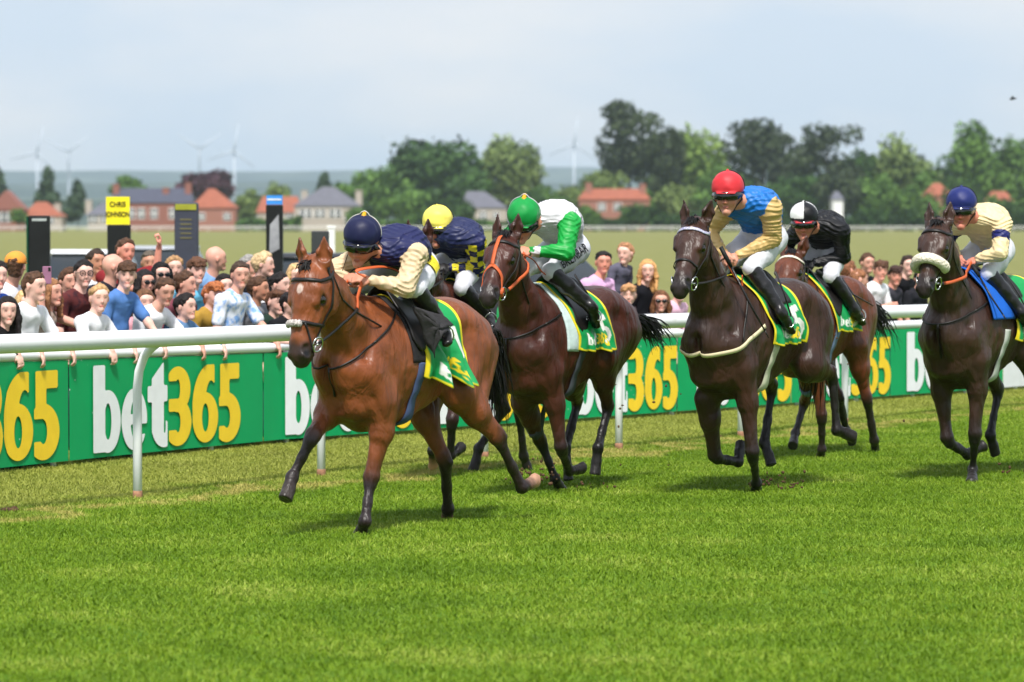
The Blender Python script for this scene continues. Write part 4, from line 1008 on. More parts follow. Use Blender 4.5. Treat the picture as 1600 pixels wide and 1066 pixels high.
# ------------------------------------------------------------------ turf, far field, hills
def ramp_mat(name, stops, rough=.9, scale=1., detail=6, bump=0., bscale=60, stretch=(1, 1, 1), vcol=False, bdist=.02):
    m = bpy.data.materials.new(name); m.use_nodes = True; t = m.node_tree; n = t.nodes; l = t.links.new; b = n['Principled BSDF']
    b.inputs['Roughness'].default_value = rough; b.inputs['Specular IOR Level'].default_value = .15
    tcn = n.new('ShaderNodeTexCoord'); mp = n.new('ShaderNodeMapping'); mp.inputs['Scale'].default_value = stretch; l(tcn.outputs['Object'], mp.inputs[0])
    no = n.new('ShaderNodeTexNoise'); no.inputs['Scale'].default_value = scale; no.inputs['Detail'].default_value = detail; no.inputs['Roughness'].default_value = .62; l(mp.outputs[0], no.inputs['Vector'])
    cr = n.new('ShaderNodeValToRGB'); e = cr.color_ramp.elements
    while len(e) < len(stops): e.new(.5)
    for q, (p, c) in zip(e, stops): q.position = p; q.color = (*c, 1)
    l(no.outputs[0], cr.inputs[0]); so = cr.outputs[0]
    if vcol:
        vc = n.new('ShaderNodeVertexColor'); vc.layer_name = 'Col'; mm = n.new('ShaderNodeMixRGB'); mm.blend_type = 'MULTIPLY'; mm.inputs[0].default_value = 1
        l(so, mm.inputs[1]); l(vc.outputs[0], mm.inputs[2]); so = mm.outputs[0]
    l(so, b.inputs['Base Color'])
    if bump:
        nb = n.new('ShaderNodeTexNoise'); nb.inputs['Scale'].default_value = bscale; nb.inputs['Detail'].default_value = 5; l(mp.outputs[0], nb.inputs['Vector'])
        bp = n.new('ShaderNodeBump'); bp.inputs['Strength'].default_value = bump; bp.inputs['Distance'].default_value = bdist; l(nb.outputs[0], bp.inputs['Height']); l(bp.outputs[0], b.inputs['Normal'])
    return m
# lines of the running rail and the advertising fence, read off the photograph and put on the turf
RAILPX = [(-60, 812), (215, 780), (502, 745), (757, 717), (967, 703), (1158, 684), (1320, 663), (1470, 648), (1640, 634)]
RAIL = [ground(*p) for p in RAILPX]
def line_side(X, P):      # signed distance to a polyline in plan: + on the racing side
    best = np.full(len(X), 1e9); sg = np.zeros(len(X))
    for a, b in zip(P[:-1], P[1:]):
        a, b = a[:2], b[:2]; d = b-a; t = np.clip(((X-a)@d)/(d@d), 0, 1); q = X-(a+t[:, None]*d); ds = np.hypot(q[:, 0], q[:, 1]); m = ds < best
        best[m] = ds[m]; sg[m] = np.sign(d[1]*q[:, 0]-d[0]*q[:, 1])[m]
    return best*sg
ext = [RAIL[0]-unit(RAIL[1]-RAIL[0])*30]+RAIL+[RAIL[-1]+unit(RAIL[-1]-RAIL[-2])*60]
def zt(x, y):          # the land rises a hair towards the far rail
    return .28*np.clip((np.asarray(y, float)-70)/780, 0, 1)
xs = np.concatenate([np.linspace(-900, -30, 16), np.linspace(-22, 24, 60), np.linspace(34, 900, 16)]); ys = np.concatenate([np.linspace(-30, 12, 6), np.linspace(14, 60, 90), np.linspace(64, 1500, 60)])
XX, YY = np.meshgrid(xs, ys); P2 = np.stack([XX.ravel(), YY.ravel()], -1); Z = zt(P2[:, 0], P2[:, 1]); V = np.column_stack([P2, Z])
ds = line_side(P2, ext)
# colours of the sward itself: worn and yellow along the rails, paler hay field beyond
nz_ = np.random.default_rng(3)
far = np.clip((P2[:, 1]-48-P2[:, 0]*1.4)/10, 0, 1); base = np.array([1., 1., 1.]); worn = np.array([1.4, 1.08, 1.3]); hay = np.array([2.05, 1.0, 4.2])
w1 = np.clip(1-np.abs(ds+1.3)/1.5, 0, 1)**.8*.75; w1 = np.where(ds < .2, w1, 0); behind = np.clip((-ds-1.2)/1.5, 0, 1)*.6
ww = np.clip(np.maximum(w1, behind), 0, 1); c = base*(1-ww)[:, None]+worn*ww[:, None]; c = c*(1-far)[:, None]+hay*far[:, None]
nx, ny = len(xs), len(ys); idx = np.arange(nx*ny).reshape(ny, nx); Q = np.stack([idx[:-1, :-1], idx[:-1, 1:], idx[1:, 1:], idx[1:, :-1]], -1).reshape(-1, 4)
turf_m = ramp_mat('turf', [(.28, S(74, 106, 24)), (.46, S(84, 120, 30)), (.62, S(92, 128, 38)), (.78, S(104, 138, 50))], scale=1.1, detail=12, bump=.8, bscale=30, vcol=True)
gnd = tag(mesh_np('ground', V, Q, turf_m, cols=c), kind='structure')
# hills and the vale beyond, down to the horizon
def hill(name, y0, y1, z0, zf, m, seed, amp, xw=1.0, zt_=None):
    rr = np.random.default_rng(seed); n = 160; W = y1*.34*xw; xs = np.linspace(-W, W, n); ph = rr.random(8)*6.28; fr_ = np.array([1, 2.1, 3.3, 5.2, 8.7, 14, 23, 41])
    prof = sum(np.sin(xs/W*f*3+p)/(f**.8) for f, p in zip(fr_, ph)); prof = (prof-prof.min())/(prof.max()-prof.min())
    rows = []
    for k, t in enumerate(np.linspace(0, 1, 9)):
        rows.append(np.column_stack([xs, np.full(n, y0+(y1-y0)*t), z0+(zf-z0)*(3*t*t-2*t**3)+amp*prof*t]))
    rows.append(np.column_stack([xs, np.full(n, y1*1.12), np.full(n, z0)]))
    V = np.concatenate(rows); idx = np.arange(len(V)).reshape(len(rows), n); Q = np.stack([idx[:-1, :-1], idx[:-1, 1:], idx[1:, 1:], idx[1:, :-1]], -1).reshape(-1, 4)
    return tag(mesh_np(name, V, Q, m), kind='structure')
HM = ramp_mat('hill_land', [(.35, S(30, 46, 40)), (.5, S(42, 58, 48)), (.64, S(88, 98, 80)), (.75, S(50, 66, 50))], scale=.004, detail=9)
b = MB(); W = 9000
b.add([(-W, -2000, -.9), (W, -2000, -.9), (W, 14000, -.9), (-W, 14000, -.9)], [(0, 1, 2, 3)]); tag(b.build('plain', ramp_mat('vale_land', [(.35, S(44, 70, 38)), (.5, S(62, 92, 46)), (.62, S(130, 140, 80)), (.75, S(70, 96, 50))], scale=.004, detail=9)), kind='structure')
def zp(py, Y): return float(at(0, py, Y)[2])
hill('hill', 3600, 5000, -1, zp(318, 5000), HM, 4, 12)
hill('hill', 5600, 8200, -1, zp(291, 8200), HM, 9, 20)
hill('hill', 8800, 12000, -1, zp(274, 12000), HM, 12, 26)
# ------------------------------------------------------------------ running rail
pvc = mat('white_pvc', S(240, 241, 243), rough=.35, spec=.4, var=.04, scale=3, col2=S(205, 205, 200), c2s=.66)
rust = mat('muddy_foot', S(150, 110, 84), rough=.8, var=.3, scale=30)
rr_ = thing('running_rail', 'white plastic running rail on bent posts beside the galloping horses', 'running rail', RAIL[2])
o0 = np.array(RAIL[2]); o0[2] = 0
def plan_n(P, i): d = unit((P[min(i+1, len(P)-1)]-P[max(i-1, 0)])); return np.array([d[1], -d[0], 0])
RP = []; hz = lambda i: 1.185-.012*i
PP_ = [ext[0]]+[RAIL[0]-unit(RAIL[1]-RAIL[0])*2.4*k for k in (3, 2, 1)]+RAIL+[RAIL[-1]+unit(RAIL[-1]-RAIL[-2])*2.5*k for k in range(1, 8)]
tops = []
for i, p in enumerate(PP_):
    n = plan_n(PP_, i); z = hz(i-3) if i < 14 else hz(11); tops.append(np.array([p[0], p[1], 0])+n*.17+[0, 0, z])
c_ = []
for i in range(len(tops)-1):
    for j in range(6):
        t = j/6; q = [tops[max(i-1, 0)], tops[i], tops[i+1], tops[min(i+2, len(tops)-1)]]
        c_.append(.5*((2*q[1])+(-q[0]+q[2])*t+(2*q[0]-5*q[1]+4*q[2]-q[3])*t*t+(-q[0]+3*q[1]-3*q[2]+q[3])*t**3))
m = MB(); m.sweep([q-o0 for q in c_], .066, n=16); m.build('rail', pvc, rr_)
for i, p in enumerate(PP_):
    if i == 0: continue
    n = plan_n(PP_, i); z = tops[i][2]; base = np.array([p[0], p[1], 0])
    m = MB(); m.sweep([base-o0+q for q in (V3(0, 0, -.1), V3(0, 0, .5), V3(0, 0, z-.36), n*.015+V3(0, 0, z-.24), n*.06+V3(0, 0, z-.13), n*.12+V3(0, 0, z-.07), n*.165+V3(0, 0, z-.04))], .033, n=12)
    po = m.build('post', pvc, rr_)
    if i % 2 == 0:
        d_ = plan_n(PP_, i); d_ = np.array([-d_[1], d_[0], 0]); q_ = tops[i]-o0; mb = MB(); mb.sweep([q_-d_*.09, q_-d_*.085, q_+d_*.085, q_+d_*.09], [.0665, .069, .069, .0665], n=16, cap=False); mb.build('joint_sleeve', mat('joint_grey', S(206, 208, 210), rough=.4), rr_)
    m = MB(); m.sweep([base-o0+V3(0, 0, -.1), base-o0+V3(0, 0, .03), base-o0+V3(0, 0, .06)], [.036, .036, .034], n=12); m.build('muddy_base', rust, po)
# ------------------------------------------------------------------ advertising fence
FPX = [(-120, 756), (0, 740), (215, 717), (430, 695.5), (720, 674), (1000, 654), (1240, 636), (1450, 620.5), (1562, 612)]
FB = [ground(*q) for q in FPX]
FTOP = [.985, .97, .94, .915, .905, .90, .885, .88, .88]
cum = [0.]
for a, b in zip(FB[:-1], FB[1:]): cum.append(cum[-1]+float(np.linalg.norm(b-a)))
def fpos(t):
    for i in range(len(cum)-1):
        if t <= cum[i+1] or i == len(cum)-2:
            u = (t-cum[i])/(cum[i+1]-cum[i]); return lerp(FB[i], FB[i+1], u), unit(FB[i+1]-FB[i]), FTOP[i]+(FTOP[i+1]-FTOP[i])*min(u, 1.)
def ft_of_px(px):
    lo, hi = -4., 40.
    for _ in range(50):
        m_ = (lo+hi)/2; p = fpos(m_)[0]; x = CX+p[0]/p[1]*F*1.0
        if x < px: lo = m_
        else: hi = m_
    return lo
fence = thing('advertising_fence', 'low crowd fence hung with green banners in white and yellow lettering', 'fence', FB[3]); fo = np.array(FB[3]); fo[2] = 0
t_end = ft_of_px(1562)
ban_m = mat('banner_green', S(6, 158, 92), rough=.5, spec=.2, var=.05, scale=2.5, bump=.12, bscale=5, bdist=.02)
# scuffs and tape marks: small pale flecks in the print itself
nt_ = ban_m.node_tree; nn = nt_.nodes; pb = nn['Principled BSDF']; src_ = pb.inputs['Base Color'].links[0].from_socket
tcx = nn.new('ShaderNodeTexCoord'); vo = nn.new('ShaderNodeTexVoronoi'); vo.inputs['Scale'].default_value = 16; nt_.links.new(tcx.outputs['Object'], vo.inputs['Vector'])
nx_ = nn.new('ShaderNodeTexNoise'); nx_.inputs['Scale'].default_value = 1.6; nt_.links.new(tcx.outputs['Object'], nx_.inputs['Vector'])
m1_ = nn.new('ShaderNodeMath'); m1_.operation = 'LESS_THAN'; m1_.inputs[1].default_value = .13; nt_.links.new(vo.outputs['Distance'], m1_.inputs[0])
m2_ = nn.new('ShaderNodeMath'); m2_.operation = 'GREATER_THAN'; m2_.inputs[1].default_value = .58; nt_.links.new(nx_.outputs[0], m2_.inputs[0])
m3_ = nn.new('ShaderNodeMath'); m3_.operation = 'MULTIPLY'; nt_.links.new(m1_.outputs[0], m3_.inputs[0]); nt_.links.new(m2_.outputs[0], m3_.inputs[1])
mi_ = nn.new('ShaderNodeMixRGB'); mi_.inputs[2].default_value = (*S(170, 205, 185), 1); nt_.links.new(m3_.outputs[0], mi_.inputs[0]); nt_.links.new(src_, mi_.inputs[1]); nt_.links.new(mi_.outputs[0], pb.inputs['Base Color'])
def panel(t0, t1, z0, ztf, m, off, name, parent, n=14):
    mb = MB(); vs = []
    for i in range(n+1):
        p, d, tp = fpos(t0+(t1-t0)*i/n); nn_ = np.array([d[1], -d[0], 0]); w_ = .0015*math.sin(i*1.7+t0)
        for k, z in enumerate((z0, z0+(ztf(tp)-z0)*.5, ztf(tp))): vs.append(p-fo+nn_*(off+(w_ if k == 1 else 0))*1.0+[0, 0, z-p[2]*0])
    mb.add(vs, [(i*3+k, (i+1)*3+k, (i+1)*3+k+1, i*3+k+1) for i in range(n) for k in (0, 1)]); o = mb.build(name, m, parent, smooth=False); md = o.modifiers.new('t', 'SOLIDIFY'); md.thickness = .006; md.offset = -1; return o
GL = {}
for tx, hh in (('bet', .022), ('365', .022)):
    GL[tx] = fill2d(lambda x, y, tx=tx: text_sdf(tx, x, y), -.03, -.03, text_w(tx)+.03, 1.06, hh)
wl_m = mat('letter_white', S(236, 237, 240), rough=.5, spec=.3, var=.04); yl_m = mat('letter_yellow', S(248, 208, 46), rough=.5, spec=.3, var=.05)
starts = [-165, 135, 437, 676, 890, 1081, 1257, 1410]
ts = [ft_of_px(q) for q in starts]
for i, (px_, t0) in enumerate(zip(starts, ts)):
    pe = (ts[i+1] if i+1 < len(ts) else t_end); a0 = t0-.34 if i else t0-.4; a1 = pe-.355 if i+1 < len(ts) else t_end
    pn = panel(a0, a1-.012, .05, lambda tp: tp-.085, ban_m, .05, 'banner', fence)
    W_ = (a1-a0)
    hgt = (fpos(t0+1)[2]-.085-.05)*.90; z0 = .05+(fpos(t0+1)[2]-.135)*.05
    k = min(1., (W_-.34)/((text_w('bet')+text_w('365'))*hgt))
    for tx, mm, o_ in (('bet', wl_m, 0.), ('365', yl_m, text_w('bet')+.01)):
        V_, F_ = GL[tx]; vs = []
        if t0+(o_)*hgt*k > t_end-.3: continue
        for (x, y) in V_:
            p, d, tp = fpos(min(t0+(x+o_)*hgt*k, t_end)); nn_ = np.array([d[1], -d[0], 0]); vs.append(p-fo+nn_*.062+[0, 0, z0+y*hgt])
        mb = MB(); mb.add(vs, F_); mb.build('lettering', mm, pn, smooth=False)
panel(t_end+.01, t_end+1.6, .05, lambda tp: tp-.085, mat('banner_white', S(222, 224, 226), rough=.6, var=.05), .05, 'banner', fence)
tt = ts[0]-.3; edges = [ts[0]-.3, ft_of_px(458), ft_of_px(760), ft_of_px(1075), ft_of_px(1330), t_end+1.6]
for a, b in zip(edges[:-1], edges[1:]):
    pts = [fpos(a+.03+(b-a-.06)*j/16) for j in range(17)]; mb = MB()
    mb.sweep([q[0]-fo+np.array([q[1][1], -q[1][0], 0])*.02+[0, 0, q[2]-.04] for q in pts], [.02]+[.046]*15+[.02], n=12); mb.build('top_rail', pvc, fence)
t = ts[0]
while t < t_end+1.5:
    p, d, tp = fpos(t); mb = MB(); mb.sweep([p-fo+[0, 0, -.1], p-fo+[0, 0, tp-.06]], .024, n=8); mb.build('post', pvc, fence); t += 1.25
# ------------------------------------------------------------------ spectators
def person(px, py, back, label, shirt, skin=S(214, 160, 138), hair=S(60, 42, 32), style='short', look=25., arms='down', sleeve='short', low=0., glasses=None, trousers=S(48, 52, 66), big=1., lean=.12, detail=True, extra=None, shirt2=None, t_at=None, hat=None):
    # where the ray through the head meets the line 'back' metres behind the fence
    tt_ = ft_of_px(px); best = None
    for k in range(6):
        p, d, tp = fpos(tt_); n = np.array([d[1], -d[0], 0]); q = p-n*back; x = CX+q[0]/q[1]*F; tt_ += (px-x)/F*q[1]/d[0]*.8
    Y = q[1]; hp_ = at(px, py, Y); zh = hp_[2]
    hgt = zh+.11; k = min(max(hgt/1.74, .62), 1.03)*big if hgt < 1.95 else 1.
    lk = R(look); fw = np.array([math.sin(lk), -math.cos(lk), 0]); bn = n
    rz = math.atan2(bn[1], bn[0]); Mx = np.stack([bn, np.array([-bn[1], bn[0], 0]), [0, 0, 1.]], 1)
    base = np.array([q[0], q[1], 0]); root = thing('person', label, 'spectator', (q[0], q[1], 0), rz, 'spectators along the fence')
    L = lambda v: Mx.T@v
    f = unit(L(fw)); l = unit(np.cross([0, 0, 1.], f)); u = np.cross(f, l)
    if low: f = unit(f-u*low); u = np.cross(f, l)
    hc = V3(0, 0, zh); z = lambda v: v*k
    nk = hc-V3(z(lean)*.4, 0, z(.15)); ch = nk-V3(z(lean)*.3, 0, z(.10)); pv = nk-V3(z(lean)*1.2, 0, z(.56)); wst = lerp(ch, pv, .6)
    wide = {'f': .155}.get(style[0:1] if style in ('flong',) else '', .185)*k
    fem = style in ('long', 'blondlong', 'updo'); wide = (.178 if fem else .212)*k
    sh = {s_: ch+V3(0, s_*wide, z(.02)) for s_ in (1, -1)}; el, ha, kn, an = {}, {}, {}, {}
    topz = tp
    for s_ in (1, -1):
        if (arms == 'rail' and not (int(px) % 2 == 0 and s_ < 0)) or (arms == 'fist' and s_ < 0) or (arms == 'phone' and s_ > 0):
            ha[s_] = V3(back+.09, s_*z(.20), topz-.02); mid = lerp(sh[s_], ha[s_], .5); ln = np.linalg.norm(ha[s_]-sh[s_]); mx_ = z(.62)
            if ln > mx_: ha[s_] = sh[s_]+(ha[s_]-sh[s_])*mx_/ln; mid = lerp(sh[s_], ha[s_], .5); ln = mx_
            el[s_] = mid+V3(-.35, s_*.6, -.45)*math.sqrt(max(0, (mx_/2)**2-(ln/2)**2))
        elif arms == 'fist': el[s_] = sh[s_]+V3(.10, s_*.12, .05)*k*1.3; ha[s_] = el[s_]+V3(.05, -.02, .24)*k
        elif arms == 'phone': el[s_] = sh[s_]+V3(.12, s_*.10, .06)*k*1.3; ha[s_] = el[s_]+V3(.04, s_*.02, .25)*k
        elif arms == 'fold': el[s_] = sh[s_]+V3(.05, s_*.05, -.27)*k; ha[s_] = el[s_]+V3(.20, -s_*.16, .06)*k
        else: el[s_] = sh[s_]+V3(-.02, s_*.05, -.28)*k; ha[s_] = el[s_]+V3(.09, -s_*.01, -.22)*k
        hipx = pv+V3(0, s_*.09*k, -.02); an[s_] = V3(pv[0]*.5, s_*.10*k, .09); kn[s_] = lerp(hipx, an[s_], .5)+V3(.02, 0, 0)
    wr = {s_: ha[s_]-unit(ha[s_]-el[s_])*.03 for s_ in (1, -1)}
    s = SDF(); sz = 1.0*min(1., .88+.12*k) if k < .9 else 1.
    head_prims(s, hc, f, l, u, sz=sz, k=.02, far=True)
    s.chain([hc-u*.05-f*.015, nk, ch], [.052*sz, .052*k+.002, .07*k], k=.03)
    s.chain([ch, wst, pv], [(.13*k, .08*k), (.11*k, .08*k), (.13*k, .09*k)], k=.05)
    for s_ in (1, -1):
        s.chain([sh[s_], el[s_], wr[s_]], [.046*k, .040*k, .027*k], k=.03)
        hd = unit(wr[s_]-el[s_]); 
        if arms == 'rail' and not (int(px) % 2 == 0 and s_ < 0): hd = unit(V3(.35, 0, -1.))
        hand_prims(s, wr[s_], hd, unit(V3(.3, s_*.2, 1.)) if arms in ('rail',) else unit(V3(1, s_, 0.2)), s_, sc=1.02*max(k, .85), curl=.55 if arms != 'fist' else 1.0)
        s.chain([pv+V3(0, s_*.08, 0), kn[s_], an[s_]], [.07, .05, .035], k=.03)
    eye = tuple(x*.42 for x in skin)
    pal = [skin, (skin[0]*.86, skin[1]*.68, skin[2]*.66), eye, (skin[0]*.98, skin[1]*.88, skin[2]*.86), tuple(.5*x+.5*y for x, y in zip(skin, hair))]
    def facec(V, cc):
        q = V-hc; a_, b_, d_ = q@f/sz, q@l/sz, q@u/sz; m = (a_ > .05)
        for sg in (1, -1):
            cc[m&(np.hypot((b_-sg*.031), (d_-.008)*1.5) < .0125)] *= np.array([.38, .34, .34]); cc[m&(np.abs(b_-sg*.032) < .020)&(np.abs(d_-.034) < .0065)] *= .62
        cc[m&(np.hypot(b_/2.6, d_+.062) < .0085)] *= np.array([.75, .48, .48]); cc[(np.abs(b_) > .035)&m&(d_ < -.01)&(d_ > -.05)] *= np.array([1.04, .93, .92]); return cc
    h_ = .0105 if detail else .013
    sdf_mesh('body', s, h_, MATS['skin'], root, pal=pal, tau=.005, smooth=0, colfn=facec)
    # shirt
    t_ = SDF(); bw = .142 if fem else .168
    t_.chain([ch+V3(0, 0, .045*k), ch, wst, pv+V3(0, 0, .02)], [(bw*.72*k, .085*k), (bw*1.12*k, .105*k), (bw*.98*k, .112*k), ((bw+.012)*k, .118*k)], k=.04)
    tm = 1.0 if sleeve == 'long' else .55
    for s_ in (1, -1):
        if sleeve == 'none': continue
        t_.seg(ch+V3(0, s_*.11*k, .02*k), sh[s_], .072*k, .068*k, k=.04)
        if sleeve == 'long': t_.chain([sh[s_], el[s_], lerp(el[s_], wr[s_], .92)], [.068*k, .054*k, .040*k], k=.02)
        else: t_.seg(sh[s_], lerp(sh[s_], el[s_], .72), .067*k, .062*k, k=.02)
    key = 'shirt_%d_%d_%d' % tuple(int(x*999) for x in shirt)
    sm_ = mat(key, shirt, rough=.85, spec=.15, var=.10 if shirt2 is None else .05, scale=14, bump=.6, bscale=14, bdist=.02, col2=shirt2, c2s=.5)
    crumple(sm_, 6., .7, .03)
    sdf_mesh('shirt', t_, .014, sm_, root, disp=lambda X: wob(X, 20., px*.1)*.006+np.abs(wob(X, 33., px))*.004, smooth=0)
    q_ = SDF(); q_.seg(pv+V3(0, 0, .06), pv-V3(0, 0, .04), (.145*k, .115*k), (.15*k, .115*k), k=.04)
    for s_ in (1, -1): q_.chain([pv+V3(0, s_*.085, -.05), kn[s_], an[s_]-V3(0, 0, .03)], [.09*k, .07*k, .058*k], k=.03)
    sdf_mesh('trousers', q_, .02, mat('trousers_%d' % int(trousers[2]*999), trousers, rough=.85, var=.12, bump=.4), root, smooth=0)
    mb = MB()
    for s_ in (1, -1):
        mb = MB(); mb.sphere(an[s_]+V3(.05, 0, -.045), (.13, .05, .045), 10, 6); mb.build('shoe', mat('shoe', S(40, 34, 32), rough=.6, var=.3), root)
    # hair
    H_ = lambda a, b_, d_: hc+(f*a+l*b_+u*d_)*sz
    g = SDF()
    if style != 'bald':
        g.seg(H_(.004, 0, .052), H_(-.036, 0, .030), (.083*sz, .079*sz), (.082*sz, .086*sz), side=l, k=.02, clip=(H_(.050, 0, .052), unit(f*1.0-u*.75)))
        if style in ('short', 'crop'): g.seg(H_(-.05, 0, .01), H_(-.055, 0, -.05), (.072*sz, .045*sz), (.055*sz, .04*sz), side=l, k=.02)
        if style == 'fringe':
            g.seg(H_(.05, .05, .088), H_(.06, -.05, .084), (.03, .03), (.03, .03), k=.02); g.seg(H_(-.05, 0, .01), H_(-.06, 0, -.05), (.074, .045), (.06, .04), side=l, k=.02)
            for b_ in (-.05, -.02, .01, .04): g.seg(H_(.085, b_, .085), H_(.098, b_+.01, .052), .018, .012, k=.01)
        if style == 'updo': g.ball(H_(-.09, 0, .07), .05, k=.02); g.seg(H_(-.05, 0, .01), H_(-.06, 0, -.04), (.074, .045), (.06, .04), side=l, k=.02)
        if style == 'long':
            g.seg(H_(-.045, 0, .01), H_(-.06, 0, -.20), (.085, .055), (.095, .045), side=l, k=.03)
            for s_ in (1, -1): g.chain([H_(.03, s_*.072, .04), H_(.015, s_*.092, -.06), H_(.03, s_*.088, -.20)], [(.022, .03), (.026, .034), (.016, .03)], side=l, k=.02)
        hm = mat('hair_%d_%d' % (int(hair[0]*999), int(hair[2]*999)), hair, rough=.6, spec=.25, var=.5, scale=38, bump=1., bscale=70)
        sdf_mesh('hair', g, .0095, hm, root, disp=lambda X: wob(X, 70., px)*(.004 if style == 'long' else .007)+wob(X, 26., px+3)*(.004 if style == 'long' else .009)-.001, smooth=0)
    if hat is not None:
        hm = SDF(); hm.seg(H_(-.0, 0, .06), H_(-.03, 0, .05), (.093, .085), (.093, .09), side=l, k=.02, clip=(H_(0, 0, .035), -u)); 
        hm.seg(H_(.08, 0, .045), H_(.15, 0, .035), (.075, .010), (.06, .008), side=l, k=.01)
        sdf_mesh('cap', hm, .011, mat('cap_%d' % int(hat[0]*999), hat, rough=.8, var=.08), root)
    if glasses:
        mb = MB()
        if glasses == 'sun':
            for s_ in (1, -1): mb.sphere(H_(.098, s_*.034, .012), (.008, .030, .020), 10, 6, M=np.stack([f, l, u], 1))
            mb.sweep([H_(.106, -.02, .016), H_(.106, .02, .016)], .004, n=5)
        else:
            for s_ in (1, -1): mb.ring(H_(.106, s_*.034, .012), f, .024, .0035, 12)
            mb.sweep([H_(.110, -.012, .014), H_(.110, .012, .014)], .003, n=5)
        for s_ in (1, -1): mb.sweep([H_(.095, s_*.062, .016), H_(.0, s_*.084, .014)], .003, n=4)
        mb.build('glasses', mat('glasses_black', S(16, 14, 14), rough=.2, spec=.6, var=0), root)
    return dict(root=root, H=H_, ha=ha, Mx=Mx, base=base, el=el, f=f, l=l, u=u, k=k)
SK1, SK2, SK3 = S(232, 184, 168), S(218, 162, 142), S(196, 140, 114)
BR, DK, BLD, GY = S(82, 56, 40), S(30, 24, 24), S(196, 150, 100), S(150, 142, 134)
Wt = S(232, 232, 236)
